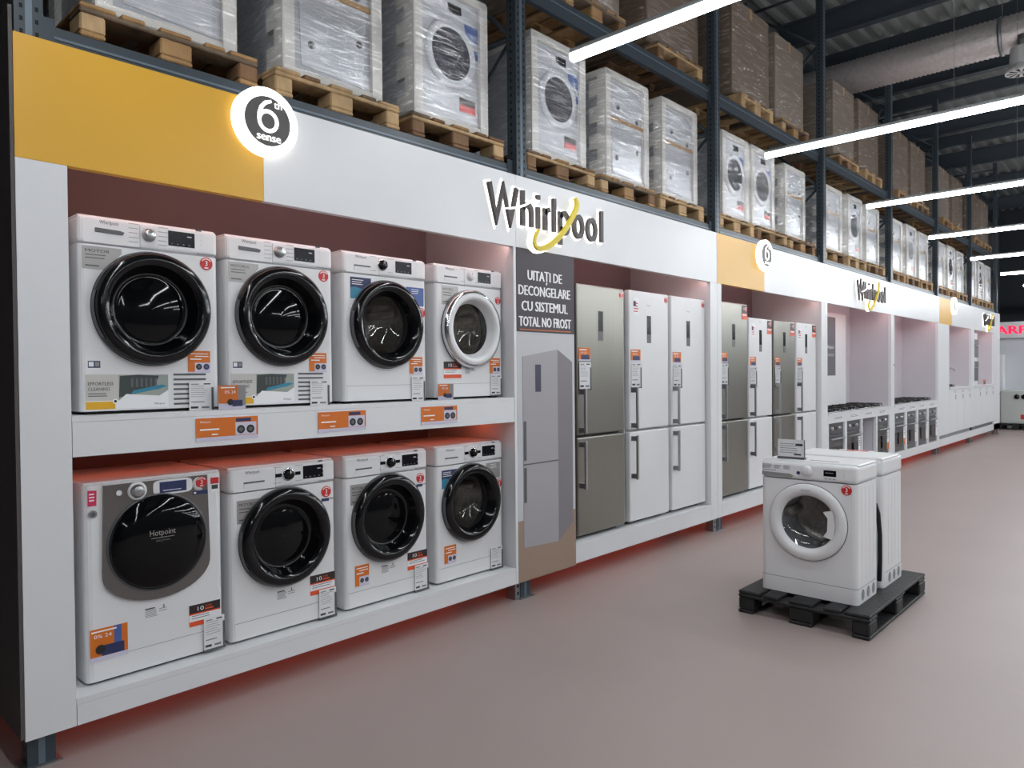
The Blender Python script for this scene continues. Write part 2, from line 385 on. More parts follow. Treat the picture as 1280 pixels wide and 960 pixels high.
# bays 3, 4: hobs above built-in ovens
OV = {3: [(9.49, 10.07), (10.165, 10.745), (11.47, 12.05)], 4: [(12.335, 12.91), (13.01, 13.585), (13.69, 14.265), (14.37, 14.945)]}
for k, lab in ((3, 'white display wall with gas hobs over three built-in ovens and one empty oven bay'), (4, 'white display wall with gas hobs over four built-in ovens')):
    t = unit(k, lab, PINKW, .6); b = YB[k]; y0, y1 = YB[k], YB[k+1]
    seg(t, 'fascia_panel', y0, y1, ZF0, ZF1, PANEL, yb=b)
    seg(t, 'column_panel', y0, y0+.075, .14, ZF0-.001, PANEL, yb=b)
    seg(t, 'column_panel', y1-.1, y1, .14, ZF0-.001, PANEL, yb=b)
    MB().box(-.6, -.04, y1-.098-b, y1-.08-b, .16, ZF0+.398, PINKW).build('inner_side', t)
    MB().box(-.64, -.6, y0+.002-b, y1-.002-b, .14, 2.88, PINKW).build('back_panel', t)
    MB().box(-.6, -.041, y0+.08-b, y1-.1-b, ZF0+.40, ZF0+.415, PINKW).build('top_panel', t)
    seg(t, 'plinth', y0+.077, y1-.102, .14, .27, PANEL, yb=b)
    MB().box(-.6, .01, y0+.077-b, y1-.102-b, .985, 1.01, PANEL).build('counter_top', t)
    seg(t, 'counter_front', y0+.077, y1-.102, .885, .984, PANEL, yb=b)
    c = [y0+.076]+[v for a in OV[k] for v in a]+[y1-.101]
    if k == 3: c[4:4] = []
    for i in range(0, len(c), 2):
        if c[i+1]-c[i] > .3:   # the empty bay has a divider on either side
            seg(t, 'divider', c[i]+.001, c[i]+.06, .271, .884, PANEL, yb=b); seg(t, 'divider', c[i+1]-.06, c[i+1]-.001, .271, .884, PANEL, yb=b)
            MB().box(-.5, -.48, c[i]-b, c[i+1]-b, .27, .88, PINKW).build('bay_back', t)
            MB().box(-.48, -.04, c[i+1]-.05-b, c[i+1]-.03-b, .27, .88, PINKW).build('bay_side', t)
        elif c[i+1]-c[i] > .004: seg(t, 'divider', c[i]+.001, c[i+1]-.001, .271, .884, PANEL, yb=b)
    MB().box(-.48, -.041, y0+.08-b, y1-.1-b, .25, .27, PANEL).build('oven_floor', t)
    for i in range(4):
        yy = y0+.3+i*.62-b
        m_ = MB().fb(yy, yy+.34, .92, .965, .0, .004, PAPER).lines(yy+.02, yy+.32, .925, .96, 2, .005, GREYINK); m_.build('price_label', t)
    strip(t, y0+.1, y1-.12, 2.43, -.056, b)
    MB().box(-.42, -.4, y0+.05-b, y1-.05-b, .21, .222, REDLED).build('red_light_strip', t)
    feet(t, (y0+.05 if k == 4 else y1,), b) if k == 4 else feet(t, (), b)
# bays 5, 6: white cabinets
for k, lab in ((5, 'white kitchen display wall with base cabinets, under the farthest yellow panel'), (6, 'last white display wall at the far end with built-in tall ovens over base cabinets')):
    t = unit(k, lab, PINKW, .6); b = YB[k]; y0, y1 = YB[k], YB[k+1]
    if k == 5:
        seg(t, 'fascia_panel', y0, 16.1, ZF0, ZF1, YELLOW, yb=b); seg(t, 'fascia_panel', 16.1, y1, ZF0, ZF1, PANEL, yb=b)
        seg(t, 'tall_panel', y0, 15.87, .34, ZF0-.001, PANEL, yb=b); o0, o1 = 15.87, 17.80
        seg(t, 'column_panel', o1, y1, .34, ZF0-.001, PANEL, yb=b)
    else:
        seg(t, 'fascia_panel', y0, y1, ZF0, ZF1, PANEL, yb=b)
        seg(t, 'column_panel', y0, 18.12, .34, ZF0-.001, PANEL, yb=b); o0, o1 = 18.12, 20.25
        seg(t, 'tall_panel', o1, y1, .14, ZF0-.001, PANEL, yb=b)
    MB().box(-.64, -.6, y0+.002-b, y1-.002-b, .14, 2.88, PINKW).build('back_panel', t)
    MB().box(-.6, -.041, o1-b, o1+.018-b, 1.2, ZF0+.398, PINKW).build('inner_side', t)
    MB().box(-.6, -.041, o0-b, o1-b, ZF0+.40, ZF0+.415, PINKW).build('top_panel', t)
    MB().box(-.6, .02, o0-b+.001, o1-b-.001, 1.185, 1.215, PANEL).build('counter_top', t)
    nd = 3
    for i in range(nd):
        a = o0+(o1-o0)*i/nd; e = o0+(o1-o0)*(i+1)/nd
        d = MB().box(-.04, 0, a-b+.003, e-b-.003, .345, 1.183, PANEL).build('cabinet_door', t)
        MB().fb(e-b-.2, e-b-.06, 1.09, 1.16, .001, .005, PAPER).lines(e-b-.19, e-b-.07, 1.1, 1.15, 2, .006, GREYINK).build('price_label', d)
        MB().fb(e-b-.13, e-b-.09, .98, 1.07, .001, .004, MIDGREY).build('hanging_tag', d)
    seg(t, 'plinth', y0, y1, .14, .27, PANEL, yb=b)
    MB().box(-.05, -.035, y0+.1-b, y1-.15-b, .27, .342, MIDGREY if k == 5 else GREYP).build('toe_grille', t)
    strip(t, o0+.05, o1-.05, 2.43, -.056, b)
    MB().box(-.42, -.4, y0+.05-b, y1-.05-b, .21, .222, REDLED).build('red_light_strip', t)
    feet(t, (y0+.03,) if k == 5 else (18.0, 20.8), b)
# poster panel
p = thing('advertising_poster', 'tall poster with white slogan on charcoal over a picture of a grey fridge', 'poster', (0, 3.634, .13))
MB().fb(0, .631, 0, 1.715, -.04, 0, mat('poster_grey', (196, 198, 202), .5)).build('board', p)
MB().fb(0, .631, 1.715, 2.285, -.04, .002, CHARC).build('slogan_board', p)
g = MB()
for i, (s_, u_, wd) in enumerate((('UITAȚI DE', .30, .37), ('DECONGELARE', .30, .56), ('CU SISTEMUL', .30, .50), ('TOTAL NO FROST', .305, .565))):
    g.text(s_, u_, 2.075-.107*i, wd, .068, .0035, WHITEP, 'C', .0035)
stuff(g.build('slogan_lettering', p))
MB().fb(.03, .585, 1.728+.0, 1.734, .002, .0035, ORANGE).build('underline', p)
PF = mat('poster_fridge_front', (166, 163, 168), .45); PS = mat('poster_fridge_side', (130, 126, 132), .45); PFL = mat('poster_floor', (158, 136, 120), .5)
g = MB().fb(0, .631, 0, .42, -.001, .0015, PFL).prism([(.055, .23), (.43, .215), (.43, 1.60), (.055, 1.545)], 0, .003, PF)
g.prism([(.43, .215), (.60, .33), (.60, 1.51), (.43, 1.60)], 0, .003, PS)
g.fb(.055, .43, .797, .806, .003, .004, GREYP).fb(.185, .245, 1.30, 1.49, .003, .004, mat('poster_display', (60, 62, 84), .4))
for v0, v1 in ((.83, 1.10), (.54, .78)): g.fb(.06, .085, v0, v1, .003, .005, GREYP)
g.build('printed_picture', p)
# ------------------------------------------------------------------ illuminated signs
def sense_sign(y, label):
    t = thing('round_sign', label, 'sign', (.001, y, 2.795))
    MB().lathe([(0, 0), (.162, 0), (.165, .004), (.165, .046), (.161, .05), (0, .05)], 0, 0, GLOW, 48, smooth=False).build('light_body', t)
    MB().disc(0, 0, .119, .05, .053, mat('sign_face_grey', (84, 82, 82), .5), 40).build('face', t)
    g = MB().ribbon([(.046*math.cos(2*math.pi*i/28), .047*math.sin(2*math.pi*i/28)) for i in range(28)], .019, .053, .056, GLOWT, True)
    g.ribbon([(-.047, 0), (-.046, .03), (-.035, .062), (-.014, .086), (.018, .10)], .019, .053, .0562, GLOWT, taper=[1, 1, 1, .95, .7])
    g.text('th', .052, .07, .042, .036, .0565, GLOWT, 'C', .0014); g.text('sense', .002, -.096, .125, .04, .0565, GLOWT, 'C', .002)
    stuff(g.build('lettering', t)); return t
sense_sign(1.80, 'round illuminated sign with numeral six on the large yellow panel corner')
sense_sign(7.53, 'round illuminated sign with numeral six on the yellow panel above four fridges')
sense_sign(16.15, 'farthest round illuminated sign at the last yellow panel')
def arc(cu, cv, ru, rv, a0, a1, n=14): return [(cu+ru*math.cos(R(a0+(a1-a0)*i/n)), cv+rv*math.sin(R(a0+(a1-a0)*i/n))) for i in range(n+1)]
B0, XH, CP = 2.575, 2.712, 2.80
def ell(cu, ru=.05): return arc(cu, 2.641, ru, .073, 0, 360, 24)[:-1]
LET = [('letter_w', [([(3.355, CP), (3.42, B0-.01), (3.487, 2.79), (3.552, B0-.01), (3.618, CP)], 0)]),
       ('letter_h', [([(3.676, CP), (3.676, B0-.012)], 0), ([(3.676, 2.67), (3.70, 2.705), (3.735, 2.71), (3.762, 2.69), (3.768, 2.65), (3.768, B0-.012)], 0)]),
       ('letter_i', [([(3.837, XH), (3.837, B0-.012)], 0), ([(3.837, 2.765), (3.837, 2.795)], 0)]),
       ('letter_r', [([(3.911, XH+.005), (3.911, B0-.012)], 0), ([(3.911, 2.67), (3.925, 2.70), (3.962, 2.714)], 0)]),
       ('letter_l', [([(4.011, CP), (4.011, B0-.012)], 0)]),
       ('letter_p', [([(4.079, XH+.008), (4.079, 2.482)], 0), (arc(4.125, 2.641, .05, .073, 155, -155, 20), 0)]),
       ('letter_o', [(ell(4.291), 1)]), ('letter_o', [(ell(4.455), 1)]), ('letter_l', [([(4.581, CP), (4.581, B0-.012)], 0)])]
SW = [(4.237, 2.840), (4.253, 2.815), (4.256, 2.79), (4.243, 2.755), (4.215, 2.715), (4.18, 2.67), (4.13, 2.61), (4.057, 2.538), (3.99, 2.488), (3.93, 2.452), (3.885, 2.433), (3.845, 2.424), (3.81, 2.424), (3.787, 2.436), (3.775, 2.46), (3.785, 2.495), (3.80, 2.525), (3.826, 2.552)]
def logo(y, s, label):
    t = thing('letter_sign', label, 'sign', (.001, y, 2.64)); q = lambda pts: [((a-3.98)*s, (z-2.64)*s) for a, z in pts]
    for nm, sts in LET:
        f = MB(); g = MB()
        for pts, cl in sts:
            f.ribbon(q(pts), .034*s, .012, .034, LOGO, bool(cl))
            e = [pts[0], *pts] if False else pts
            if not cl:      # the lit backer reaches a little past the stroke ends
                a, c_ = Vector(pts[0]), Vector(pts[1]); d, e_ = Vector(pts[-1]), Vector(pts[-2])
                a2 = a+(a-c_).normalized()*.012; d2 = d+(d-e_).normalized()*.012; e = [tuple(a2), *pts[1:-1], tuple(d2)]
            g.ribbon(q(e), .054*s, .001, .011, GLOW, bool(cl))
        o = f.build(nm, t); g.build('lit_backer', o)
    tp = [.5+.9*math.sin(math.pi*min(1, i/15+.08)) for i in range(len(SW))]; tp = [max(.4, min(1.15, v)) for v in tp]
    o = MB().ribbon(q(SW), .034*s, .03, .05, LOGOY, taper=tp).build('swoosh', t)
    MB().ribbon(q(SW), .06*s, .001, .011, GLOW).build('lit_backer', o)
    MB().ribbon(q([(3.49, 2.648), (3.56, 2.66), (3.62, 2.675), (3.69, 2.70), (3.75, 2.735), (3.80, 2.76)]), .013*s, .03, .0365, GLOW, taper=[.6, 1, 1.1, 1.1, .9, .4]).build('cut_line', t)
    return t
logo(3.98, 1, 'largest illuminated dark lettering with yellow swoosh on the white fascia over the poster')
logo(11.15, 1, 'illuminated lettering with yellow swoosh above the gas hobs')
logo(19.55, .95, 'farthest illuminated lettering on the white fascia by the end wall')
# ------------------------------------------------------------------ washing machines
def cut_body(x0, x1, y0, y1, z0, z1, r, m, hole=None):
    mb = MB().rbox(x0, x1, y0, y1, z0, z1, m, r, 3, 'vert')
    me = mb.mesh('body')
    if not hole: return me
    a = bpy.data.objects.new('a', me); C.objects.link(a)
    c = MB().lathe([(0, -.42), (hole[2], -.42), (hole[2], .2), (0, .2)], hole[0], hole[1], m, 40, smooth=False)
    b_ = bpy.data.objects.new('b', c.mesh('c')); C.objects.link(b_)
    bm = bmesh.new(); bm.from_mesh(b_.data); bmesh.ops.remove_doubles(bm, verts=bm.verts, dist=1e-5); bmesh.ops.recalc_face_normals(bm, faces=bm.faces); bm.to_mesh(b_.data); bm.free()
    md = a.modifiers.new('m', 'BOOLEAN'); md.operation = 'DIFFERENCE'; md.solver = 'EXACT'; md.object = b_
    out = bpy.data.meshes.new_from_object(a.evaluated_get(bpy.context.evaluated_depsgraph_get()))
    bpy.data.objects.remove(a); bpy.data.objects.remove(b_); return out
def obj(name, me, parent):
    o = bpy.data.objects.new(name, me); C.objects.link(o); o.parent = parent; return o
def st_red(t, u, v, r=.03, w_=.002):
    g = MB().disc(u, v, r, w_-.002, w_, RED_ST, 24).text('3', u, v-.35*r, None, r*.8, w_+.0008, WHITEP)
    for a in range(-3, 4):
        aa = R(90+a*17); cu, cv = u+r*.76*math.cos(aa), v+r*.76*math.sin(aa)
        g.fb(cu-r*.08, cu+r*.08, cv-r*.09, cv+r*.09, w_, w_+.0008, WHITEP)
    g.fb(u-r*.3, u+r*.3, v-r*.75, v-r*.58, w_, w_+.0008, WHITEP)
    g.build('warranty_sticker', t)
def st_card(t, u, v, wd=.105, h=.098, name='promo_sticker'):
    g = MB().fb(u, u+wd, v, v+h, .0005, .002, ORANGE).fb(u+wd*.3, u+wd, v+h*.0, v+h*.44, .002, .0026, LILAC)
    for i in (0, 1): g.disc(u+wd*(.48+.34*i), v+h*.24, wd*.135, .0026, .0034, NAVY if i else INK, 18).disc(u+wd*(.48+.34*i), v+h*.24, wd*.07, .0034, .004, GREYP, 14)
    g.fb(u+wd*.1, u+wd*.9, v+h*.84, v+h*.88, .002, .0026, WHITEP).fb(u+wd*.3, u+wd*.92, v+h*.72, v+h*.76, .002, .0026, WHITEP).fb(u+wd*.1, u+wd*.6, v+h*.58, v+h*.63, .002, .0026, WHITEP)
    g.fb(u, u+wd, v-.006, v, .0005, .002, LILAC); g.build(name, t)
def st_tag(t, u, v, wd=.11, h=.145, w_=.0):
    g = MB().fb(u, u+wd, v, v+h, w_+.003, w_+.0045, PAPER).fb(u+wd*.92, u+wd*1.0, v+.0, v+h*.8, w_+.0, w_+.008, GREYP)
    g.lines(u+wd*.08, u+wd*.8, v+h*.42, v+h*.86, 6, w_+.005, MIDGREY, .35, .18)
    g.fb(u+wd*.6, u+wd*.88, v+h*.9, v+h*.94, w_+.0045, w_+.005, INK).fb(u+wd*.08, u+wd*.4, v+h*.9, v+h*.93, w_+.0045, w_+.005, GREYINK)
    g.fb(u+wd*.08, u+wd*.62, v+h*.28, v+h*.31, w_+.0045, w_+.005, GREYINK)
    g.fb(u+wd*.06, u+wd*.36, v+h*.07, v+h*.14, w_+.0045, w_+.005, INK).fb(u+wd*.5, u+wd*.82, v+h*.07, v+h*.13, w_+.0045, w_+.005, GREYINK)
    o = g.build('price_tag', t)
    MB().fb(u-.002, u+wd+.003, v-.008, v+h+.003, w_+.0085, w_+.0095, ACRYL).fb(u-.002, u+wd+.003, v-.009, v-.0, w_+.0, w_+.0095, GREYP).build('clear_holder', o)
def st_energy(t, u, v, wd=.145, h=.105):
    g = MB().fb(u, u+wd, v, v+h, .0005, .0018, PAPER).fb(u, u+wd, v+h*.58, v+h, .0018, .0026, BROWNBK).fb(u, u+wd, v+h*.54, v+h*.6, .0018, .0028, ORRED)
    g.fb(u, u+wd, v, v+h*.22, .0018, .0026, ORRED)
    g.text('10', u+wd*.36, v+h*.69, wd*.2, h*.2, .0032, WHITEP).text('ANI', u+wd*.6, v+h*.8, wd*.2, h*.1, .0032, ORRED)
    g.fb(u+wd*.5, u+wd*.78, v+h*.68, v+h*.74, .0026, .0032, ORRED)
    g.lines(u+wd*.08, u+wd*.92, v+h*.28, v+h*.5, 2, .0024, GREYINK, .4, .3); g.build('guarantee_sticker', t)
def st_corner(t, u, v, wd, h, m, txt=None, flip=False, w_=.0):
    P = [(0, 0), (.58, 0), (1, .78), (1, 1), (0, 1)]
    if flip: P = [(1-a, c_) for a, c_ in P][::-1]
    g = MB().prism([(u+a*wd, v+c_*h) for a, c_ in P], w_, w_+.0016, m)
    W_ = WHITEP if m in (NAVY, BLUEP) else INK
    if txt: g.text(txt, u+wd*.07, v+h*.74, wd*.62, h*.13, w_+.0022, W_, 'L').lines(u+wd*.07, u+wd*.62, v+h*.38, v+h*.66, 2, w_+.0022, GREYP, .2, .3).fb(u+wd*.07, u+wd*.42, v+h*.12, v+h*.18, w_+.0016, w_+.0022, GREYP)
    else: g.lines(u+wd*(.07 if not flip else .3), u+wd*.75, v+h*.6, v+h*.9, 3, w_+.0022, WHITEP, .3, .3)
    if m is NAVY: g.prism([(u, v), (u+wd*.58, v), (u+wd*.8, v+h*.4), (u+wd*.2, v+h*.55), (u, v+h*.5)], w_+.0016, w_+.0021, TEAL)
    g.build('feature_sticker', t)
def st_text(t, u, v, wd=.1, h=.045):
    g = MB().fb(u, u+wd*.42, v+h*.8, v+h*.9, .0003, .0008, INK).lines(u, u+wd*.55, v, v+h*.76, 6, .0008, GREYINK, .2, .35)
    g.lines(u+wd*.6, u+wd, v+h*.3, v+h*.7, 2, .0008, GREYINK, .2, .3).fb(u+wd*.78, u+wd*.84, v+h*.7, v+h, .0003, .0008, GREYINK); g.build('printed_notice', t)
def door_parts(t, cv, Rr, rg, ring, style, cu=0):
    """style: 'dark' opaque glass, 'clear' glass with drum"""
    k = Rr/.25
    prof = [(Rr, .001), (Rr+.003, .012), (Rr-.001, .032), (Rr-.014, .046), (Rr-.034, .052), (Rr-.056, .047), (rg+.02, .024), (rg+.006, .002), (rg, -.012)]
    d = MB().lathe(prof, cu, cv, ring, 64).build('door', t)
    MB().lathe([(Rr+.006, .0005), (Rr+.005, .006), (Rr-.002, .007)], cu, cv, GREYP, 64).build('door_gasket', d)
    MB().lathe([(Rr+.0035, .012), (Rr+.0045, .022), (Rr+.001, .034)], cu, cv, CHROME if ring is WHITE else GREYP, 10, R(165), R(212)).build('door_handle', d)
    if style == 'dark':
        MB().lathe([(rg+.001, -.012), (rg-.006, -.024), (rg-.016, -.027), (rg*.8, -.022), (rg*.4, -.012), (.001, -.009)], cu, cv, BLACKGL, 56).build('door_glass', d)
        MB().lathe([(rg-.004, -.0235), (rg-.008, -.0225), (rg-.012, -.0255)], cu, cv, mat('dark_plastic', (36, 37, 40), .3), 56).build('glass_rim', d)
    else:
        MB().lathe([(rg, -.012), (rg-.012, -.035), (rg*.8, -.075), (rg*.45, -.10), (.001, -.105)], cu, cv, GLASS if ring is WHITE else GLASS2, 48).build('door_glass', d)
        dr = MB().lathe([(rg+.035, -.10), (rg+.03, -.13), (rg+.035, -.40), (rg*.6, -.41), (.04, -.405), (.001, -.395)], cu, cv, DRUM, 40)
        for i in range(3):
            a = R(25+120*i); dr.tube([(-.14, cu+(rg+.01)*math.cos(a), cv+(rg+.01)*math.sin(a)), (-.39, cu+(rg+.01)*math.cos(a), cv+(rg+.01)*math.sin(a))], .026, DRUM, 10)
        dr.build('drum', t)
        MB().lathe([(rg+.004, -.012), (rg+.03, -.06), (rg+.034, -.10)], cu, cv, GREYP, 40).build('door_seal', t)
    return d
def knob(t, u, v, style):
    m = {'chrome': STEEL, 'black': BLACKG, 'white': WHITE}[style]
    k = MB().lathe([(.030, .0), (.030, .004), (.025, .006), (.0245, .024), (.021, .028), (.001, .028)], u, v, m, 32)
    if style == 'black': k.lathe([(.034, .0), (.034, .005), (.029, .006)], u, v, CHROME, 32)
    k.fb(u-.0015, u+.0015, v+.006, v+.022, .028, .029, GREYP if style != 'black' else WHITEP); k.build('program_knob', t)
def washer(label, loc, door, knobst, opts, rz=0, H=.855, D=.58, brand=True):
    t = thing('washing_machine', label, 'washing machine', loc, rz, None); W2 = .3
    clear = door[0] == 'clear'; cv, Rr, rg, ring = door[1:5]; H = opts.get('H', H)
    pv = H-.125
    obj('cabinet', cut_body(-D, 0, -W2, W2, .014, pv-.002, .022, WHITE, (0, cv, rg+.038)), t)
    cp = MB().rbox(-D, .003, -W2, W2, pv, H-.006, WHITE, .018, 3).build('control_panel', t)
    MB().rbox(-D+.01, -.02, -W2+.004, W2-.004, H-.012, H, WHITE, .005, 2).build('top_cover', t)
    for u in (-.25, .25):
        for x in (-.05, -D+.06): MB().disc(u, 0, .001, 0, .001, RUBBER, 3) if False else MB().box(x-.02, x+.02, u-.02, u+.02, 0, .016, RUBBER).build('foot', t)
    MB().box(-D+.02, -.025, -W2+.02, W2-.02, .004, .014, RUBBER).build('base_tray', t)
    f = .0035
    d = MB().fb(-W2+.02, -.052, pv+.006, H-.022, .001, f, WHITE)
    d.fb(-.054, -.052, pv+.004, H-.02, .001, f+.0004, MIDGREY).build('detergent_drawer', t)
    if opts.get('slot', 'dark') == 'dark': MB().prism([(-.235, pv+.052), (-.125, pv+.05), (-.118, pv+.062), (-.135, pv+.067), (-.235, pv+.07)], f, f+.004, GREYP).build('drawer_handle', t)
    else: MB().fb(-.225, -.115, pv+.042, pv+.05, f, f+.003, GREYP).fb(-.225, -.115, pv+.02, pv+.042, f, f+.002, WHITE).build('drawer_handle', t)
    ku = opts.get('ku', -.015); kv = pv+.065
    knob(t, ku, kv, knobst)
    pm = MB()
    if knobst == 'black' and opts.get('bars', True):
        pm.fb(ku-.075, ku-.038, kv-.009, kv+.009, f, f+.001, DARKDISP).fb(ku+.038, ku+.07, kv-.009, kv+.009, f, f+.001, DARKDISP)
    for sgn in (-1, 1):
        for i in range(5 if knobst == 'chrome' else 2):
            vv = kv+.042-i*(.02 if knobst == 'chrome' else .08); a = ku+sgn*.04; c_ = ku+sgn*.085
            pm.fb(min(a, c_), max(a, c_)-.01*rnd.random(), vv-.0012, vv+.0012, f, f+.0006, MIDGREY)
    pm.fb(.2, .29, pv+.008, pv+.011, f, f+.0006, GREYINK); stuff(pm.build('program_print', t))
    du = opts.get('du', .06); 
    ds = MB().fb(du, du+.12, kv-.034, kv+.034, f-.001, f+.0012, DARKDISP)
    ds.fb(du+.085, du+.105, kv+.012, kv+.017, f+.0012, f+.0016, LILAC)
    for i in range(4): ds.fb(du+.012+.026*i, du+.02+.026*i, kv-.026, kv-.022, f+.0012, f+.0016, GREYINK)
    ds.build('display', t)
    bt = MB()
    for i in range(3): bt.disc(.225, kv+.03-.022*i, .006, f, f+.0012, WHITE, 12)
    bt.fb(.195, .222, kv+.048, kv+.056, f, f+.001, GREYP); bt.build('button', t)
    if brand: MB().text('Whirlpool', -.18, pv+.089, .075, .016, f+.0008, INK).build('brand_lettering', t)
    door_parts(t, cv, Rr, rg, ring, door[0])
    if opts.get('kick', True):
        MB().fb(-W2+.022, W2-.022, .016, .098, -.002, .0015, WHITE).fb(-W2+.02, W2-.02, .0985, .1, -.002, .0012, GREYINK).build('kick_panel', t)
    return t
XF = -.09
UZ, LZ = 1.398, .238
UC = [1.305, 1.945, 2.612, 3.285]; LC = [1.31, 1.945, 2.605, 3.275]
OPQ = lambda cv: ('dark', cv, .252, .168, BLACKG)
# upper row
for i in (0, 1):
    t = washer(['white dryer with round black door, leftmost on the upper shelf beside the end column', 'white dryer with round black door, second from left on the upper shelf'][i],
               (XF, UC[i], UZ), OPQ(.465), 'chrome', {'kick': False, 'du': .07})
    t.name = 'tumble_dryer'; t['category'] = 'dryer'
    st_corner(t, -.285, .622, .155, .098, SILVERST, ['MOTOR', 'MOTORUL'][i]); st_red(t, .245, .695, .03)
    MB().fb(-.27, -.222, .2, .23, .0003, .0015, NAVY).fb(-.267, -.248, .206, .226, .0015, .002, PAPER).fb(-.243, -.226, .206, .226, .0015, .002, MIDGREY).fb(-.27, -.222, .195, .2, .0003, .0015, PAPER).build('energy_label', t)
    g = MB().fb(-.28, .06, .022, .172, .0003, .0015, mat('warm_grey_print', (196, 194, 190), .5)).fb(-.28, .06, .022, .058, .0015, .002, PAPER).fb(-.28, -.165, .022, .055, .002, .0025, OCHRE)
    g.fb(-.15, .06, .058, .168, .0015, .0022, GREENP).prism([(-.15, .07), (-.09, .085), (-.01, .10), (.02, .165), (-.07, .17), (-.145, .165)], .0022, .0026, DKGREEN)
    for j in range(6): g.fb(-.10+.02*j, -.09+.02*j, .115, .155, .0026, .0029, GREYP)
    g.prism([(-.10, .085), (.02, .105), (.055, .118), (.03, .125), (-.09, .10)], .0026, .003, TEAL).prism([(-.15, .058), (-.12, .085), (.02, .075), (.06, .1), (.06, .058)], .0026, .003, PAPER)
    g.text('EFFORTLESS', -.272, .125, .1, .014, .0025, INK, 'L').text('CLEANING', -.272, .102, .085, .014, .0025, INK, 'L').lines(-.272, -.19, .072, .092, 2, .0025, GREYP, .3, .35)
    g.disc(-.165, .055, .011, .0025, .0032, PAPER, 16).disc(-.165, .055, .006, .0032, .0036, INK, 12).text('Whirlpool', .02, .035, .045, .009, .0028, INK); g.build('feature_sticker', t)
    for j in range(7):
        MB().fb(.085, .235, .03+.0225*j, .039+.0225*j, -.001, .0018, GREYP).build('vent_slot', t)
    st_card(t, .152, .182); st_tag(t, .152, .0, .115, .135, .004)
t = washer('washing machine with black door rim and clear glass, third from left on upper shelf', (XF, UC[2], UZ), ('clear', .452, .252, .165, BLACKG), 'black', {'bars': False, 'slot': 'light', 'ku': -.03, 'du': .065})
st_corner(t, -.25, .59, .14, .12, NAVY); st_corner(t, .145, .575, .135, .11, BLUEP, flip=True); st_red(t, .262, .535, .03); st_card(t, .165, .165, .1, .1); st_tag(t, .175, .0, .1, .15, .004)
t = washer('white washing machine with white and chrome door ring, rightmost on the upper shelf', (XF, UC[3], UZ), ('clear', .452, .248, .165, WHITE), 'white', {'slot': 'light', 'ku': .0, 'du': .07})
MB().lathe([(.2515, .008), (.2545, .02), (.251, .036), (.24, .047), (.232, .0495)], 0, .452, CHROME, 56).build('chrome_ring', t)
st_corner(t, -.245, .60, .14, .12, SILVERST, 'MOTORUL'); st_red(t, .26, .655, .026); st_energy(t, -.235, .135, .15, .105); st_text(t, -.05, .16, .09, .05); st_card(t, .175, .165, .1, .1); st_tag(t, .18, .02, .1, .135, .004)
# lower row
t = thing('washing_machine', 'washing machine with grey front panel and black domed door, leftmost on lower shelf', 'washing machine', (XF, LC[0], LZ))
MB().rbox(-.58, 0, -.3, .3, .014, .858, WHITE, .028, 3, 'vert').build('cabinet', t)
MB().rbox(-.57, -.02, -.296, .296, .856, .868, WHITE, .005, 2).build('top_cover', t)
MB().box(-.55, -.025, -.28, .28, .0, .014, RUBBER).build('base_tray', t)
pts = [(-.225, .853), (.225, .853), (.234, .48)]+[(.234*math.sin(R(a)), .462-.146*math.cos(R(a))) for a in range(84, -85, -8)]+[(-.234, .48)]
MB().prism(pts, -.002, .012, INOX2).build('front_panel', t)
d = MB().lathe([(.214, .012), (.213, .018), (.195, .032), (.14, .046), (.07, .054), (.001, .056)], 0, .575, BLACKGL, 64).build('door', t)
MB().lathe([(.219, .011), (.219, .016), (.213, .018)], 0, .575, GREYP, 64).build('door_rim', d)
MB().text('Hotpoint', .0, .612, .112, .026, .0575, SILVERST).fb(-.05, .05, .600, .602, .056, .0575, SILVERST).text('ARISTON', .0, .584, .06, .008, .0572, GREYINK).build('brand_lettering', d)
k_ = MB().lathe([(.04, .012), (.04, .015), (.027, .017), (.025, .034), (.02, .037), (.001, .037)], -.09, .815, STEEL, 32).build('program_knob', t)
MB().lathe([(.041, .0125), (.039, .018), (.03, .018)], -.09, .815, WHITE, 32).build('knob_ring', k_)
MB().prism([(.09+.105*math.cos(a)**1 if False else .065+(.088+.0)*(1 if math.cos(a) > 0 else -1)*abs(math.cos(a))**.4,   .818+.034*(1 if math.sin(a) > 0 else -1)*abs(math.sin(a))**.5) for a in [2*math.pi*i/32 for i in range(32)]], .012, .015, WHITE).build('display_frame', t)
MB().fb(.005, .125, .793, .842, .015, .0165, NAVY).lines(.02, .1, .797, .806, 1, .017, LILAC).build('display', t)
MB().lathe([(.032, .012), (.032, .014), (.016, .0145)], .185, .815, WHITE, 24, R(-20), R(300)).disc(.185, .815, .014, .012, .015, GREYP, 16).build('option_dial', t)
MB().disc(-.165, .815, .012, .012, .0155, WHITE, 16).build('button', t)
MB().prism([(-.285, .77), (-.252, .77), (-.25, .835), (-.285, .838)], 0, .0015, PINKST).lines(-.28, -.257, .785, .825, 3, .002, WHITEP).build('pink_sticker', t)
MB().disc(-.266, .735, .017, 0, .004, MIDGREY, 18).disc(-.266, .735, .01, .004, .006, GREYP, 14).build('emblem', t)
MB().fb(.245, .285, .765, .835, 0, .0015, PAPER).fb(.245, .285, .805, .835, .0015, .002, RED_ST).fb(.25, .28, .78, .8, .0015, .002, DKGREEN).build('award_sticker', t)
st_red(t, .195, .822, .026, .0165); MB().fb(.155, .225, .765, .782, .012, .0135, NAVY).fb(.16, .17, .77, .778, .0135, .014, WHITEP).build('service_sticker', t)
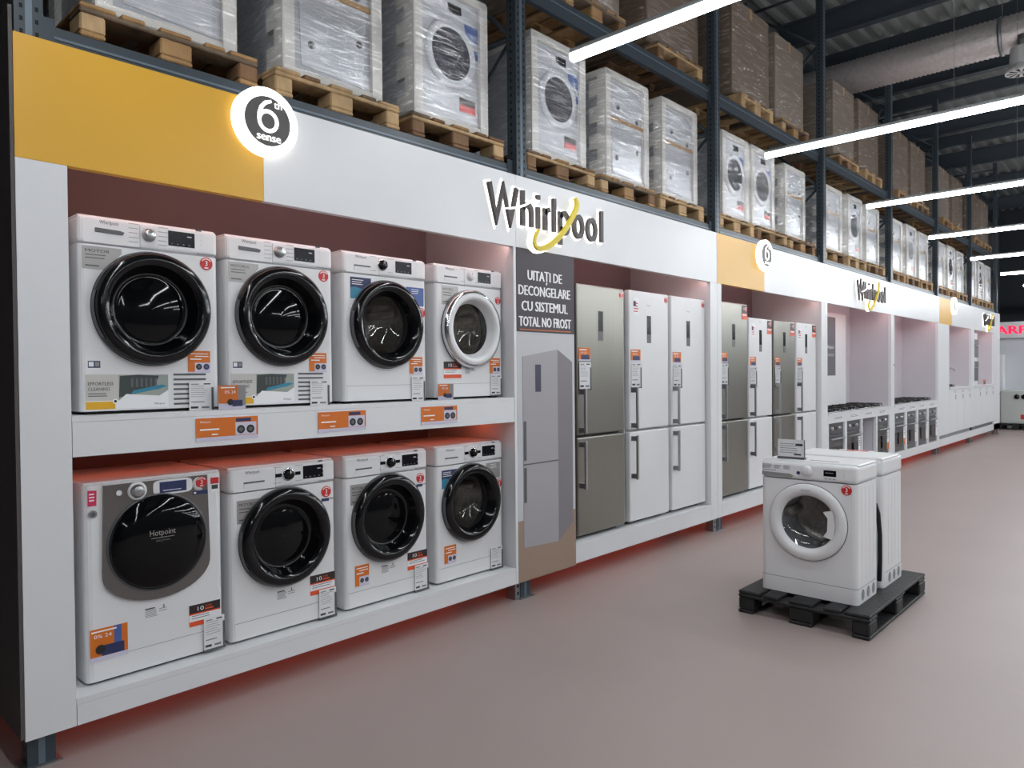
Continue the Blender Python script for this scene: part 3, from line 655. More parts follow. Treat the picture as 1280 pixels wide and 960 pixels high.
g = MB().fb(-.285, -.135, .11, .24, .0005, .002, ORANGE).fb(-.19, -.16, .15, .24, .002, .0025, BLUEP).fb(-.24, -.15, .12, .165, .002, .003, NAVY).disc(-.245, .15, .02, .003, .004, INK, 16).fb(-.285, -.135, .1, .12, .0005, .0028, LILAC)
g.text('0% 24', -.235, .2, .07, .015, .0028, WHITEP); g.fb(-.28, -.18, .225, .231, .002, .0026, WHITEP).build('promo_sticker', t)
st_text(t, -.06, .235, .1, .048); st_energy(t, .135, .145, .148, .1); st_tag(t, .2, .02, .1, .15, .004)
MB().fb(-.28, .28, .108, .1095, -.002, .0008, GREYINK).build('panel_seam', t)
LL = ['white washing machine with black opaque door, second from left on the lower shelf', 'washing machine with black opaque door and orange card, third from left, lower shelf']
for i in (1, 2):
    t = washer(LL[i-1], (XF, LC[i], LZ), OPQ(.488), 'black', {'H': .868, 'slot': 'light', 'ku': .02, 'du': .105})
    st_corner(t, -.26, .59, .15, .115, SILVERST, 'MOTORUL'); st_red(t, .245, .69, .03)
    MB().fb(.215, .262, .638, .654, .0003, .0015, NAVY).fb(.265, .29, .648, .652, .0003, .0009, INK).build('service_sticker', t)
    st_energy(t, .14, .145, .152, .105); st_tag(t, .19, .015, .105, .15, .004); st_text(t, -.05, .165, .1, .05)
    if i == 2: st_card(t, -.235, .13, .095, .115)
t = washer('white washing machine with black door rim and visible steel drum, rightmost on the lower shelf', (XF, LC[3], LZ), ('clear', .486, .25, .165, BLACKG), 'black', {'H': .868, 'slot': 'light', 'ku': .02, 'du': .105})
st_corner(t, -.25, .60, .13, .115, NAVY); st_corner(t, .145, .62, .13, .105, SILVERST, flip=True); st_red(t, .265, .58, .03); st_card(t, -.235, .125, .1, .11); st_tag(t, .175, .015, .11, .14, .004)
# shelf signs and tent cards
def shelf_sign(y0, wd, lab):
    t = thing('shelf_sign', lab, 'sign', (.001, y0, 1.257))
    g = MB().fb(0, wd, .0, .107, 0, .003, LILAC).fb(0, wd, .018, .107, .003, .0036, ORANGE).fb(wd*.62, wd*.97, .02, .08, .0036, .0042, LILAC).fb(wd*.63, wd*.88, .083, .1, .0036, .0042, NAVY)
    for i in (0, 1): g.disc(wd*(.71+.16*i), .046, .02, .0042, .005, INK, 18).disc(wd*(.71+.16*i), .046, .011, .005, .0055, GREYP, 14)
    g.text('Whirlpool', wd*.06, .085, .05, .009, .0042, WHITEP, 'L').fb(wd*.06, wd*.36, .05, .057, .0036, .0042, WHITEP).fb(wd*.24, wd*.34, .027, .032, .0036, .0042, WHITEP)
    g.build('printed_card', t)
shelf_sign(1.449, .303, 'orange sign on the shelf edge below the two dryers, leftmost of three')
shelf_sign(2.088, .301, 'orange sign on the shelf edge, middle of three')
shelf_sign(2.786, .289, 'orange sign on the shelf edge below the chrome ringed machine, rightmost of three')
def tent_card(y, x, z, wd, h, lab):
    t = thing('promo_card', lab, 'card', (x, y, z))
    g = MB().fb(0, wd, 0, h, -.003, 0, LILAC).fb(0, wd*.72, h*.25, h, 0, .001, ORANGE).fb(wd*.72, wd, h*.15, h, 0, .001, MIDGREY).fb(wd*.5, wd*.88, h*.12, h*.38, .001, .002, NAVY).disc(wd*.42, h*.3, h*.13, .002, .003, INK, 16)
    g.text('0% 24', wd*.42, h*.66, wd*.4, h*.13, .002, WHITEP).fb(wd*.08, wd*.6, h*.88, h*.93, .001, .002, WHITEP).build('printed_face', t)
    MB().prism([(0, 0), (wd, 0), (wd, .004), (0, .004)], -.05, .012, ACRYL).fb(0, wd, 0, h+.004, .004, .0055, ACRYL).build('clear_stand', t)
tent_card(1.575, -.035, 1.399, .135, .115, 'small orange promotional card standing between the two dryers')
tent_card(2.955, -.035, 1.399, .125, .10, 'small orange promotional card standing before the chrome ringed machine')
# ------------------------------------------------------------------ fridges
def fridge(lab, y, H, wd, grey, gap, tagv, x=-.05, z=.285, extra=()):
    t = thing('fridge', lab, 'fridge', (x, y, z)); m = INOX if grey else WHITE; h2 = wd/2; g_ = gap-z
    MB().rbox(-.62, -.055, -h2, h2, .025, H-.01, FSIDE if grey else WHITE, .008, 2).build('cabinet', t)
    MB().box(-.55, -.07, -h2+.03, h2-.03, 0, .027, RUBBER).build('base', t)
    up = MB().rbox(-.052, 0, -h2, h2, g_+.008, H, m, .012, 3).build('upper_door', t)
    lo = MB().rbox(-.052, 0, -h2, h2, .03, g_-.008, m, .012, 3).build('lower_door', t)
    for dd, v0, v1 in ((up, g_+.02, g_+.365), (lo, g_-.40, g_-.035)):
        u = -h2+.035; b_ = MB().rbox(.045, .062, u-.012, u+.012, v0, v1, STEEL, .004, 2).build('handle', dd)
        for vv in (v0+.008, v1-.045): MB().box(.0, .05, u-.014, u+.014, vv, vv+.037, STEEL if grey else GALV).build('handle_bracket', dd)
    MB().fb(-.04, .024, 1.525+(tagv-1.437), 1.757+(tagv-1.437), 0, .0015, DARKDISP).fb(-.04, .024, 1.525+(tagv-1.437), 1.60+(tagv-1.437), .0015, .0018, GREYP).build('display', up)
    MB().text('Whirlpool', -.01, 1.84+(tagv-1.437), .06, .012, .0008, GREYINK).build('brand_lettering', up)
    st_red(up, h2-.04, H-.05, .026, .002)
    vv = tagv-z
    g = MB().fb(-h2+.02, -h2+.165, vv+.225, vv+.315, .001, .003, ORANGE).fb(-h2+.05, -h2+.15, vv+.225, vv+.26, .003, .0038, NAVY).fb(-h2+.02, -h2+.165, vv+.215, vv+.226, .001, .0035, LILAC)
    g.fb(-h2+.03, -h2+.12, vv+.295, vv+.303, .003, .0036, WHITEP).text('0% 24', -h2+.08, vv+.27, .07, .014, .0036, WHITEP).build('promo_sticker', up)
    st_tag(up, -h2+.022, vv, .145, .205, .003)
    for e in extra:
        if e == 'flag': MB().fb(-h2+.06, -h2+.145, H-.2, H-.06, .0005, .0015, PAPER).fb(-h2+.065, -h2+.1, H-.13, H-.09, .0015, .002, NAVY).lines(-h2+.07, -h2+.14, H-.19, H-.1, 4, .002, RED_ST, .2, .4).build('feature_sticker', up)
        if e == 'or': MB().fb(h2-.13, h2-.01, H-.16, H-.015, .0005, .0015, BROWNBK).fb(h2-.13, h2-.01, H-.16, H-.095, .0015, .002, ORRED).fb(h2-.12, h2-.02, H-.12, H-.105, .002, .0025, PAPER).text('10', h2-.07, H-.06, .04, .025, .002, WHITEP).build('guarantee_sticker', up)
    return t
fridge('grey steel fridge freezer right of the poster', 4.675, 1.955, .63, True, 1.076, 1.437)
fridge('white fridge freezer in the middle of the first fridge display, with flag sticker', 5.375, 1.96, .62, False, 1.073, 1.437, extra=('flag',))
fridge('white fridge freezer at the right of the first fridge display', 6.045, 1.96, .62, False, 1.073, 1.425)
fridge('tall grey fridge freezer at the left of the second fridge display', 6.965, 1.975, .62, True, 1.07, 1.437, extra=('or',))
fridge('white fridge freezer second from left in the second fridge display', 7.60, 1.845, .58, False, 1.065, 1.40, extra=('or', 'flag'))
fridge('shorter grey fridge freezer third from left in the second fridge display', 8.235, 1.845, .59, True, 1.064, 1.40, extra=('or',))
fridge('white fridge freezer at the right end of the second fridge display', 8.885, 1.85, .62, False, 1.062, 1.40, extra=('or', 'flag'))
# ------------------------------------------------------------------ ovens, hobs
OVENM = mat('oven_dark_grey', (82, 82, 85), .28, .5)
def oven(y0, y1, lab, seetag):
    t = thing('built_in_oven', lab, 'oven', (-.02, (y0+y1)/2, .275)); h2 = (y1-y0)/2-.003
    MB().rbox(-.45, -.03, -h2+.02, h2-.02, .0, .6, FSIDE, .005, 1).build('casing', t)
    f = MB().rbox(-.03, 0, -h2, h2, .46, .607, OVENM, .004, 1).build('control_panel', t)
    for u in (-.14, .14): MB().lathe([(.022, 0), (.02, .022), (.001, .022)], u, .535, STEEL, 16).build('knob', f)
    MB().fb(-.06, .06, .515, .555, 0, .001, DARKDISP).build('display', f)
    d = MB().rbox(-.03, 0, -h2, h2, .003, .453, OVENM, .004, 1).build('door', t)
    MB().fb(-h2+.05, h2-.05, .07, .30, .0, .0015, BLACKGL).build('window', d)
    MB().tube([(.04, -h2+.03, .405), (.04, h2-.03, .405)], .01, STEEL, 8).box(0, .04, -h2+.05, -h2+.07, .398, .412, STEEL).box(0, .04, h2-.07, h2-.05, .398, .412, STEEL).build('handle', d)
    if seetag: MB().fb(.08, .17, .2, .38, .045, .047, PAPER).fb(.08, .17, .1, .2, .045, .047, ORANGE if seetag > 1 else PAPER).lines(.09, .16, .24, .36, 4, .0475, GREYINK).build('hanging_tag', d)
    return t
for i, (a, c_) in enumerate(OV[3]):
    oven(a, c_, ['grey built-in oven, first in the row below the near gas hobs', 'grey built-in oven, second in the row, left of the empty bay', 'grey built-in oven right of the empty bay'][i], (0, 1, 2)[i])
for i, (a, c_) in enumerate(OV[4]):
    oven(a, c_, 'grey built-in oven, %s of the four together in the far hob display' % ['first', 'second', 'third', 'last'][i], (2, 1, 1, 1)[i])
IRON = mat('cast_iron', (26, 26, 28), .55)
def hob_proto():
    t = thing('gas_hob', '', 'hob')
    MB().rbox(-.5, 0, -.28, .28, 0, .012, STEEL, .004, 1).build('plate', t)
    for (x, y, r) in ((-.13, -.14, .045), (-.13, .14, .035), (-.37, -.14, .035), (-.37, .14, .055)):
        o = MB()
        n = 16; o.add([(x+r*math.cos(2*math.pi*i/n), y+r*math.sin(2*math.pi*i/n), z) for z in (.012, .03) for i in range(n)], [tuple(range(n, 2*n))]+[(i, (i+1) % n, n+(i+1) % n, n+i) for i in range(n)], IRON); o.build('burner', t)
    for y in (-.14, .14):
        g = MB()
        for dy in (-.1, .1): g.tube([(-.48, y+dy, .045), (-.03, y+dy, .045)], .007, IRON, 6)
        for x in (-.48, -.25, -.03): g.tube([(x, y-.1, .045), (x, y+.1, .045)], .007, IRON, 6)
        for x in (-.37, -.13): g.tube([(x, y-.1, .052), (x, y+.1, .052)], .006, IRON, 6); g.tube([(x-.09, y, .052), (x+.09, y, .052)], .006, IRON, 6)
        for x in (-.48, -.03):
            for dy in (-.1, .1): g.tube([(x, y+dy, .012), (x, y+dy, .045)], .007, IRON, 6)
        g.build('grate', t)
    for i in range(4): MB().tube([(-.03, -.12+.08*i, .012), (-.03, -.12+.08*i, .032)], .016, BLACKG, 10).build('knob', t)
    return t
h0 = hob_proto(); n = 0
for k in (3, 4):
    for i in range(4):
        o = h0 if n == 0 else clone(h0); n += 1
        place(o, (-.05, YB[k]+.40+i*.645, 1.011), 'gas hob with black grates, %s from the left on the %s hob counter' % (['first', 'second', 'third', 'fourth'][i], 'near' if k == 3 else 'far'))
p = thing('poster_board', 'white board with dark grey poster standing behind the near gas hobs', 'poster', (-.46, 10.9, 1.011))
MB().fb(-.3, .62, 0, 1.39, -.03, 0, PANEL).build('board', p)
MB().fb(-.29, .17, .48, 1.33, 0, .003, mat('poster_dark', (94, 94, 102), .5)).text('Whirlpool', -.06, .87, .3, .05, .004, WHITEP).fb(-.22, .1, .76, .80, .003, .004, MIDGREY).build('print', p)
tag(MB().box(.0, .004, 12.262, 12.302, 1.60, 1.68, PAPER).box(.004, .005, 12.27, 12.294, 1.625, 1.655, INK).build('notice_plate'), 'small white notice with dark mark on the column between the hob displays', 'notice')
# things in the last two bays
t = thing('oven_tower', 'tall built-in unit with grey upper oven and black lower oven', 'oven', (.0, 18.45, 1.216))
MB().rbox(-.5, -.06, -.3, .3, 0, 1.14, PANEL, .004, 1).build('tall_cabinet', t)
for nm, v0, v1, m in (('upper_oven', .62, 1.0, INOX2), ('lower_oven', .10, .52, BLACKGL)):
    o = MB().rbox(-.06, -.035, -.28, .28, v0, v1, m, .004, 1).build(nm, t)
    MB().fb(-.28, .28, v1-.1, v1-.02, -.035, -.032, INOX2).build('control_strip', o)
    MB().tube([(-.005, -.24, v1-.13), (-.005, .24, v1-.13)], .008, STEEL, 6).build('handle', o)
t = place(clone(h0), (-.04, 16.35, 1.216), 'gas hob on the white cabinet counter at the far end')
t = thing('kitchen_tap', 'grey tap at the left of the far cabinet counter', 'tap', (-.1, 15.98, 1.216))
MB().tube([(0, 0, 0), (0, 0, .3), (.03, .02, .36), (.09, .05, .38), (.14, .08, .36), (.15, .085, .32)], .014, STEEL, 8).tube([(0, 0, 0), (0, 0, .03)], .03, STEEL, 12).build('spout', t)
tag(MB().fb(19.6, 19.88, 1.216, 1.33, -.1, -.095, ORANGE).fb(19.66, 19.8, 1.23, 1.28, -.095, -.094, NAVY).build('promo_card'), 'small orange card on the last counter near the end wall', 'card')
# ------------------------------------------------------------------ pallet racking
NB = ['washing machine', 'first fridge', 'second fridge', 'near hob', 'far hob', 'white cabinet', 'last']
YP = [.83]+[YB[i]+.115 for i in range(1, 7)]+[20.95]
PW = .1
def upright():
    t = thing('rack_upright', '', 'rack upright')
    for nm, x in (('front_post', -.13), ('rear_post', -1.13)):
        MB().box(x, x+.085, -PW/2, PW/2, 0, 6.55, RACK).box(x+.085, x+.0865, -.012, .012, 0, 6.55, RACKL).build(nm, t)
        if nm == 'front_post':
            h = MB()
            for i in range(int((6.45-2.9)/.05)):
                z = 2.92+i*.05
                for y in (-.032, .022): h.box(x+.0848, x+.0856, y, y+.012, z, z+.018, HOLE)
                h.box(x+.03, x+.045, -PW/2-.0006, -PW/2+.0005, z, z+.018, HOLE)
            stuff(h.build('slot_holes', t))
        MB().box(x-.02, x+.105, -.07, .07, 0, .006, GALV).build('foot_plate', t)
    zs = [.3, 1.2, 2.1, 3.0, 3.9, 4.8, 5.7, 6.4]
    for i in range(len(zs)-1):
        a, c_ = (-.12, -1.06) if i % 2 == 0 else (-1.06, -.12)
        MB().tube([(a, 0, zs[i]), (c_, 0, zs[i+1])], .018, RACK, 6).build('diagonal_brace', t)
    for z in (.3, 3.9, 6.4): MB().tube([(-.12, 0, z), (-1.06, 0, z)], .018, RACK, 6).build('horizontal_brace', t)
    return t
u0 = upright()
for i, y in enumerate(YP):
    o = u0 if i == 0 else clone(u0)
    place(o, (0, y, 0), 'slate blue perforated rack upright, %s from the camera' % ORD[i])
def rbeam(y0, y1, x, z0, z1, lab):
    L = y1-y0; t = thing('rack_beam', lab, 'rack beam', (x, y0, z0)); h = z1-z0
    MB().box(-.04, 0, .052, L-.052, 0, h, RACK).box(0, .004, .052, L-.052, h*.62, h*.7, RACKL).build('rail', t)
    for y in (.052, L-.1): MB().box(.0, .006, y, y+.048, -.03, h+.03, RACK).build('end_connector', t)
for k in range(7):
    y0, y1 = YP[k], YP[k+1]
    for zl, z0, z1 in (('lower', 2.87, 3.0), ('upper', 4.20, 4.335)):
        rbeam(y0, y1, -.09, z0, z1, '%s front rack beam above the %s display' % (zl, NB[k]))
        rbeam(y0, y1, -1.06, z0, z1, '%s rear rack beam above the %s display' % (zl, NB[k]))
def pallet(wood, black=False, wd=.8, dp=1.2, simple=False):
    """local: x across the front, front at y = -dp/2"""
    t = thing('wooden_pallet', '', 'pallet'); jit = lambda a: a*(rnd.random()-.5)
    wm = lambda: BLACKW if black else WOODS[wood if rnd.random() < .65 else rnd.randrange(4)]
    f = -dp/2
    if simple:
        g = MB(); 
    def emit(nm, x0, x1, y0, y1, z0, z1, r=.006):
        m = wm()
        if simple: g.box(x0, x1, y0, y1, z0, z1, m); return
        MB().rbox(x0, x1, y0, y1, z0, z1, m, r, 1).build(nm, t)
    tb = [(.0, .145), (.165, .10), (.3275, .145), (.535, .10), (.655, .145)]
    for a, w_ in tb: emit('deck_board', -.4+a, -.4+a+w_, f+jit(.01), -f+jit(.01), .122, .144)
    for y in (f, -.0725, -f-.145): emit('stringer_board', -.4, .4, y, y+.145, .10, .122)
    for x, w_ in ((-.4, .1), (-.0725, .145), (.3, .1)):
        for y in (f, -.0725, -f-.145): emit('block', x+jit(.004), x+w_+jit(.004), y+.003, y+.142, .022, .10, .008)
        emit('bottom_board', x, x+w_, f, -f, 0, .022)
    if simple: g.build('pallet_body', t)
    return t
protos = [pallet(i) for i in range(3)]; psimple = [pallet(i, simple=True) for i in range(2)]
used = set()
def put(pl, loc, lab, rz=R(90)):
    o = pl if pl.name not in used and not used.add(pl.name) else clone(pl)
    place(o, loc, lab, None, rz); return o
POS = ['left', 'middle', 'right']
# --- wrapped appliances on the lower level
def shell(x0, x1, y0, y1, z0, z1, m, amp=.006, n=(6, 10, 14)):
    bm = bmesh.new(); bmesh.ops.create_cube(bm, size=1); bmesh.ops.bevel(bm, geom=bm.edges[:], offset=.03, segments=2, affect='EDGES')
    bmesh.ops.subdivide_edges(bm, edges=[e for e in bm.edges if e.calc_length() > .3], cuts=9, use_grid_fill=True)
    for v in bm.verts:
        j = [amp*(rnd.random()-.5) for _ in range(3)]
        v.co = ((x0+x1)/2+v.co.x*(x1-x0)+j[0], (y0+y1)/2+v.co.y*(y1-y0)+j[1], (z0+z1)/2+v.co.z*(z1-z0)+j[2])
    bm.verts.index_update(); mb = MB().add([v.co[:] for v in bm.verts], [[v.index for v in f.verts] for f in bm.faces], m, True); bm.free(); return mb
def wrapped(kind, wd=.64, H=.9, D=.66, fm=None):
    t = thing('wrapped_appliance', '', 'wrapped appliance'); h2 = wd/2; GB = mat('packed_grey_steel', (168, 172, 178), .45, .2)
    MB().rbox(-D+.03, -.025, -h2+.03, h2-.03, .04, H-.05, mat('packed_dimmed_white', (180, 184, 190), .4) if kind == 'front' else GB, .01, 2).build('cabinet', t)  # white enamel greyed in its colour for the film and dimmer upper level
    for sy in (-1, 1):
        for fx in (0, 1):
            g = MB(); x1 = 0 if fx == 0 else -D+.09
            g.box(x1-.09, x1, sy*(h2-.035)-.035, sy*(h2-.035)+.035, 0, H-.02, FOAM)
            z = .03
            while z < H-.1:
                if fx == 0: g.box(x1-.17, x1-.09, min(sy*h2, sy*(h2-.03)), max(sy*h2, sy*(h2-.03)), z, z+.13, FOAM)
                z += .22
            g.build('foam_corner', t)
    MB().rbox(-D, 0, -h2, h2, H-.06, H, FOAM, .012, 2).build('foam_cap', t)
    MB().rbox(-D, -.005, -h2, h2, 0, .05, FOAM, .008, 1).build('foam_base', t)
    w0 = -.024
    if kind == 'front':
        MB().fb(-h2+.05, h2-.05, H-.19, H-.07, w0, w0+.004, mat('packed_dimmed_white', (180, 184, 190), .4)).fb(-.02, .1, H-.16, H-.1, w0+.004, w0+.005, DARKDISP).build('control_panel', t)
        d = MB().lathe([(.215, w0), (.212, w0+.016), (.19, w0+.022), (.165, w0+.014)], 0, .47, mat('packed_grey_ring', (196, 200, 206), .4), 40).build('door', t)
        MB().lathe([(.166, w0+.014), (.1, w0+.017), (.001, w0+.018)], 0, .47, mat('packed_dark_glass', (66, 68, 78), .15), 36).build('door_glass', d)
        MB().fb(.08, .22, .13, .22, w0, w0+.002, BROWNBK).fb(.08, .22, .13, .175, w0+.002, w0+.003, RED_ST).build('guarantee_sticker', t)
        MB().prism([(.14, .64), (.25, .60), (.25, .74), (.12, .74)], w0, w0+.002, BLUEP).fb(.2, .25, .5, .56, w0, w0+.002, BLUEP).build('feature_sticker', t)
    else:
        g = MB()
        for u, v in ((-.12, .62), (.16, .56), (-.14, .2), (.17, .3)): g.lathe([(.02, w0), (.02, w0+.01), (.012, w0+.011), (.001, w0+.011)], u, v, GREYP, 16)
        g.build('transit_bolt', t)
        MB().prism([(-.2, .08), (.2, .06), (.235, .74), (.1, .8), (-.22, .8)], w0, w0+.004, mat('packed_rear_plate', (184, 188, 194), .4, .3)).build('rear_plate', t)
        MB().fb(-h2+.02, h2-.02, .5, .53, w0+.002, w0+.012, TAPE).build('strap', t)
    shell(-D-.008, .010, -h2-.008, h2+.008, -.0+.002, H+.006, fm or FILM).build('stretch_film', t)
    return t
wf = wrapped('front', fm=FILM); wr = wrapped('rear', fm=FILM); wf3 = wrapped('front', .6, .88, fm=FILM3); wr3 = wrapped('rear', .62, .86, fm=FILM3)
def putw(pr, loc, lab):
    o = pr if pr.name not in used and not used.add(pr.name) else clone(pr); place(o, loc, lab); return o
MC = {0: [(1.42, wr), (2.31, wr), (3.19, wf)], 1: [(4.28, wf), (5.19, wr), (6.05, wr)], 2: [(7.19, wf3), (7.86, wf3), (8.76, wr3)]}
for k in range(7):
    y0 = YB[k]
    for i in range(3):
        yc = (y0+.66+.895*i) if k == 0 else y0+.62+.88*i
        if k == 6: yc = y0+.6+.86*i
        pr = protos[(k+i*2) % 3] if k < 4 else psimple[(k+i) % 2]
        if k == 1 and i == 0: pr = protos[1]
        put(pr, (-.68, yc, 3.001), 'wooden pallet, lower rack level, %s of three above the %s display' % (POS[i], NB[k]))
        m = MC.get(k, [(y0+.70, wr3), (y0+1.55, wf3), (y0+2.33, wr3)])[i]
        lab = 'film-wrapped %s on the %s pallet above the %s display' % ('washing machine with round door' if m[1] in (wf, wf3) else 'appliance showing flat grey side', POS[i], NB[k])
        putw(m[1], (-.13, m[0], 3.146), lab)
# --- cartons on the upper level
def carton(m, wd, H, D, fm):
    t = thing('wrapped_carton', '', 'carton'); h2 = wd/2
    MB().rbox(-D, 0, -h2, h2, 0, H, m, .008, 1).build('box', t)
    MB().box(-D-.001, .001, -.03, .03, H-.12, H+.0015, TAPE).build('tape', t)
    shell(-D-.008, .008, -h2-.008, h2+.008, .002, H+.008, fm, .008).build('stretch_film', t); return t
c1 = carton(CARTON, .92, 1.02, .95, FILM2); c2 = carton(CARTON2, .84, 1.0, .95, FILM2)
UP = [(0, 1.4, c1), (0, 2.9, c2), (1, 4.70, c2), (1, 6.0, c1), (2, 7.63, c1), (2, 8.68, c2), (3, 10.55, c2), (3, 11.62, c1), (4, 13.25, c1), (4, 14.35, c1), (5, 16.2, c2), (5, 17.35, c1), (6, 19.0, c1), (6, 20.1, c2)]
for j, (k, y, c_) in enumerate(UP):
    side = 'left' if j % 2 == 0 else 'right'
    put(protos[(j+1) % 3] if k < 4 else psimple[j % 2], (-.68, y, 4.336), 'wooden pallet, upper rack level, %s of two above the %s display' % (side, NB[k]))
    putw(c_, (-.16, y, 4.482), 'film-wrapped brown carton, upper rack level, %s of two above the %s display' % (side, NB[k]))
# ------------------------------------------------------------------ black pallet and two machines on the floor
bp_ = pallet(0, True); place(bp_, (1.6, 5.03, 0), 'black painted pallet on the floor under two white washing machines', None, 0); bp_['category'] = 'pallet'
def floor_washer(lab, loc, rz, D, full):
    t = thing('washing_machine', lab, 'washing machine', loc, rz); W2 = .2975; H = .845; cv = .468
    obj('cabinet', cut_body(-D, 0, -W2, W2, .012, .725, .03, WHITE, (-.008, cv, .185) if full else None), t)
    cp = MB().rbox(-D, .002, -W2, W2, .728, .835, WHITE, .022, 3).build('control_panel', t)
    MB().rbox(-D+.005, -.035, -W2+.002, W2-.002, .826, H, WHITE, .012, 3).build('top_cover', t)
    MB().fb(-.06, .14, .0, .004, -.1, -.09, GREYP).build('hand_recess', t) if False else None
    MB().box(-.105, -.09, -.02, .16, H-.002, H+.001, GREYP).build('top_slot', t)
    MB().rbox(-D+.01, .002, -W2-.001, W2+.001, .0, .095, WHITE, .028, 3, 'vert').build('kick_panel', t)
    MB().rbox(-D+.02, .0015, -W2-.0006, W2+.0006, .095, .098, GREYINK, .028, 3, 'vert').build('kick_seam', t)
    for sy in (-1, 1):
        g = MB()
        for i in range(3):
            x = -.09-.1*i; g.add([(x+.03*math.cos(a)*k_, sy*(W2+.0012), .05+.035*math.sin(a)*k_) for k_ in (1,) for a in [2*math.pi*j/14 for j in range(14)]], [tuple(range(14))], MIDGREY)
        g.build('carry_slot', t)
        r_ = MB()
        for i in range(4): r_.box(-.08-.075*i-.012, -.08-.075*i+.012, sy*W2-.0015, sy*W2+.0015, .14, .70, WHITE)
        r_.build('side_rib', t)
    for x in (-.05, -D+.05):
        for u in (-.24, .24): pass
    if full:
        d = MB().lathe([(.240, -.001), (.239, .014), (.228, .022), (.2, .025), (.178, .018), (.165, -.004)], 0, cv, WHITE, 56).build('door', t)
        MB().lathe([(.2435, -.0005), (.243, .003), (.238, .004)], 0, cv, GREYP, 56).build('door_gap', d)
        MB().lathe([(.166, -.003), (.15, -.02), (.12, -.055), (.06, -.07), (.001, -.073)], 0, cv, GLASS2, 44).build('door_glass', d)
        MB().prism([(.10, cv+.075), (.16, cv+.09), (.172, cv), (.16, cv-.09), (.10, cv-.075), (.125, cv-.04), (.128, cv+.04)], -.02, .0165, WHITE).build('door_handle', d)
        dr = MB().lathe([(.2, -.09), (.195, -.11), (.2, -.3), (.1, -.31), (.001, -.305)], 0, cv, DRUM, 40)
        for i in range(3):
            a = R(50+120*i); dr.tube([(-.11, .17*math.cos(a), cv+.17*math.sin(a)), (-.3, .17*math.cos(a), cv+.17*math.sin(a))], .03, DRUM, 10)
        dr.build('drum', t); MB().lathe([(.18, -.004), (.2, -.09)], 0, cv, GREYP, 40).build('door_seal', t)
        MB().text('INDESIT', .0, cv+.195, .06, .010, .0258, GREYINK).build('brand_lettering', d)
        MB().prism([(-.29, .745), (-.1, .74), (-.085, .752), (-.11, .762), (-.29, .765)], .001, .006, MIDGREY).build('drawer_handle', t)
        MB().fb(-.28, -.2, .775, .778, .002, .0035, GREYINK).lines(-.285, -.225, .785, .815, 4, .003, GREYINK).lines(-.21, -.165, .785, .812, 3, .003, GREYINK).lines(-.15, -.1, .785, .812, 3, .003, GREYINK).build('program_print', t)['kind'] = 'stuff'
        MB().lathe([(.031, .0), (.03, .02), (.022, .026), (.001, .026)], .0, .79, WHITE, 28).build('program_knob', t)
        MB().disc(-.055, .772, .011, .001, .006, NAVY, 16).build('start_button', t)
        MB().fb(.1, .175, .765, .802, .001, .0035, DARKDISP).lines(.11, .165, .777, .79, 1, .004, GREYINK).build('display', t)
        b_ = MB()
        for i in range(4): b_.disc(.225, .762+.017*i, .006, .001, .004, WHITE, 10)
        for i in range(3): b_.fb(.105+.025*i, .12+.025*i, .748, .752, .001, .0032, GREYINK)
        b_.build('button', t); st_red(t, .235, .69, .031)
        MB().tube([(-D-.05, W2-.006, .06), (-D-.045, W2+.0, .2), (-D-.03, W2+.004, .36), (-D-.02, W2-.004, .5), (-D-.015, W2-.02, .56)], .014, RUBBER, 8).build('drain_hose', t)
    else:
        MB().box(-.09, -.02, -.13, .1, H, H+.0012, PAPER).box(-.08, -.03, -.1, .05, H+.0012, H+.0018, RED_ST).build('top_label', t)
    return t
floor_washer('white washing machine with round glass door, front one on the black floor pallet', (1.592, 4.575, .145), R(-90), .385, True)
floor_washer('white washing machine seen from its side and back, rear one on the black floor pallet', (1.598, 5.475, .145), R(90), .43, False)
t = thing('price_card', 'white price card in a holder on top of the front floor washing machine', 'card', (1.455, 4.66, .991), R(-90))
MB().fb(-.085, .085, .012, .125, -.0015, .0, PAPER).lines(-.07, .05, .03, .1, 5, .0005, GREYINK, .4, .25).fb(.03, .075, .085, .1, 0, .0006, INK).fb(.02, .065, .025, .035, 0, .0006, INK).build('printed_sheet', t)
MB().fb(-.087, .089, .0, .014, -.03, .006, GREYP).fb(.086, .09, .0, .127, -.003, .004, GREYP).fb(-.087, .087, .012, .127, .0012, .0022, ACRYL).build('holder', t)
# ------------------------------------------------------------------ duct and air outlet
t = thing('air_duct', 'silver corrugated ventilation duct hanging under the roof', 'duct', (-1.4, 12, 6.14))
prof = []; x = 0
while x < 12:
    prof += [(.238, x), (.254, x+.03)]; x += .06
d = MB(); n = 28; P = len(prof)
d.add([(w_, r*math.cos(2*math.pi*i/n), r*math.sin(2*math.pi*i/n)) for i in range(n) for r, w_ in prof], [(i*P+q, ((i+1) % n)*P+q, ((i+1) % n)*P+q+1, i*P+q+1) for i in range(n) for q in range(P-1)], DUCTM, True).build('duct_body', t)
for X in (2.83, 6, 9):
    MB().lathe([(.256, X), (.262, X), (.262, X+.05), (.256, X+.05)], 0, 0, GALV, 28).tube([(X+.025, 0, .26), (X+.025, 0, .84)], .006, GALV, 5).build('hanger', t)
t = thing('air_outlet', 'white round slotted air outlet hanging at the right edge', 'air outlet', (1.70, 11.8, 5.52))
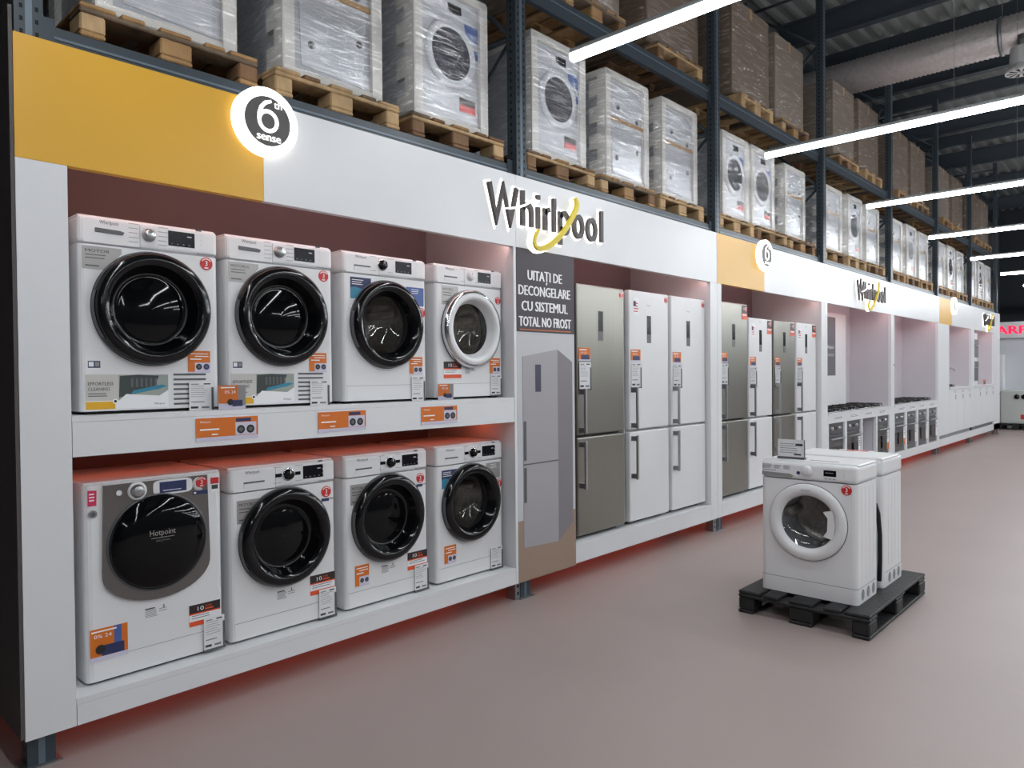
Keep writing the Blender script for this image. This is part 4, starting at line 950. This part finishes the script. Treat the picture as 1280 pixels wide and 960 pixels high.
MB().add(*(lambda n: ([(r*math.cos(2*math.pi*i/n), r*math.sin(2*math.pi*i/n), z) for r, z in ((.06, .36), (.125, .33), (.14, .1), (.185, .03), (.185, 0), (.02, 0)) for i in range(n)], [(q*n+i, q*n+(i+1) % n, (q+1)*n+(i+1) % n, (q+1)*n+i) for q in range(5) for i in range(n)]))(28), mat('white_enamel', (190, 190, 190), .5)).build('bell', t)
g = MB()
for i in range(10):
    a = 2*math.pi*i/10; c_, s_ = math.cos(a), math.sin(a); cx, sx = math.cos(a+.3), math.sin(a+.3)
    g.add([(.05*c_, .05*s_, -.002), (.165*c_, .165*s_, -.002), (.165*cx, .165*sx, -.002), (.05*cx, .05*sx, -.002)], [(0, 1, 2, 3)], HOLE)
g.build('slot', t)
MB().tube([(0, 0, .3), (0, 0, .5)], .05, GALV, 6).build('drop_rod', t)
# ------------------------------------------------------------------ far stand
t = thing('brand_stand', 'white far stand with red lettering header by the back wall', 'stand', (0, 24, 0))
M_ = mat('stand_white', (228, 230, 233), .5); PKR = mat('magenta_red_letters', (232, 44, 100), .4, emit=.7)
MB().box(-1.35, 5.5, -.1, .1, 2.42, 2.86, M_).build('header', t)
MB().box(-1.35, 5.5, .12, .2, .92, 2.42, mat('stand_panel', (216, 219, 224), .5)).build('wall_panel', t)
MB().box(-1.35, 5.5, -.25, .2, .86, .92, GREYP).box(-1.35, 5.5, -.1, .2, 0, .86, M_).build('counter', t)
cu = MB().text('SHARP', 0, 0, 1.17, .225, 0, PKR, 'C', .012)
g = MB().add([(v[1], -.103, v[2]) for v in cu.v], cu.f, PKR); g.build('lettering', t, (-.42, 0, 2.53))
t = thing('fridge', 'white fridge panel standing on the far stand counter', 'fridge', (-.53, 23.95, .921))
MB().rbox(-.17, .17, -.2, .15, 0, 1.05, PAPER, .01, 2).build('cabinet', t); MB().box(-.12, .08, -.205, -.2, .25, .4, MIDGREY).build('label', t); MB().box(.1, .12, -.23, -.2, .5, .9, WHITE).build('handle', t)
t = thing('washing_machine', 'grey white machine in shadow on a black pallet before the far stand', 'washing machine', (0, 22.9, .15))
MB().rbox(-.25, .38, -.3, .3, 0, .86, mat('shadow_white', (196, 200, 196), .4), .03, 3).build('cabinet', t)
for x in (.12, .27): MB().tube([(x, -.3, .7), (x, -.33, .7)], .06, BLACKG, 14).build('dial', t)
MB().box(.2, .36, -.304, -.3, .12, .24, RED_ST).build('sticker', t)
fp = clone(bp_); place(fp, (.1, 22.9, 0), 'black pallet under the far machine by the back stand', None, 0); fp.scale = (1, .75, 1)
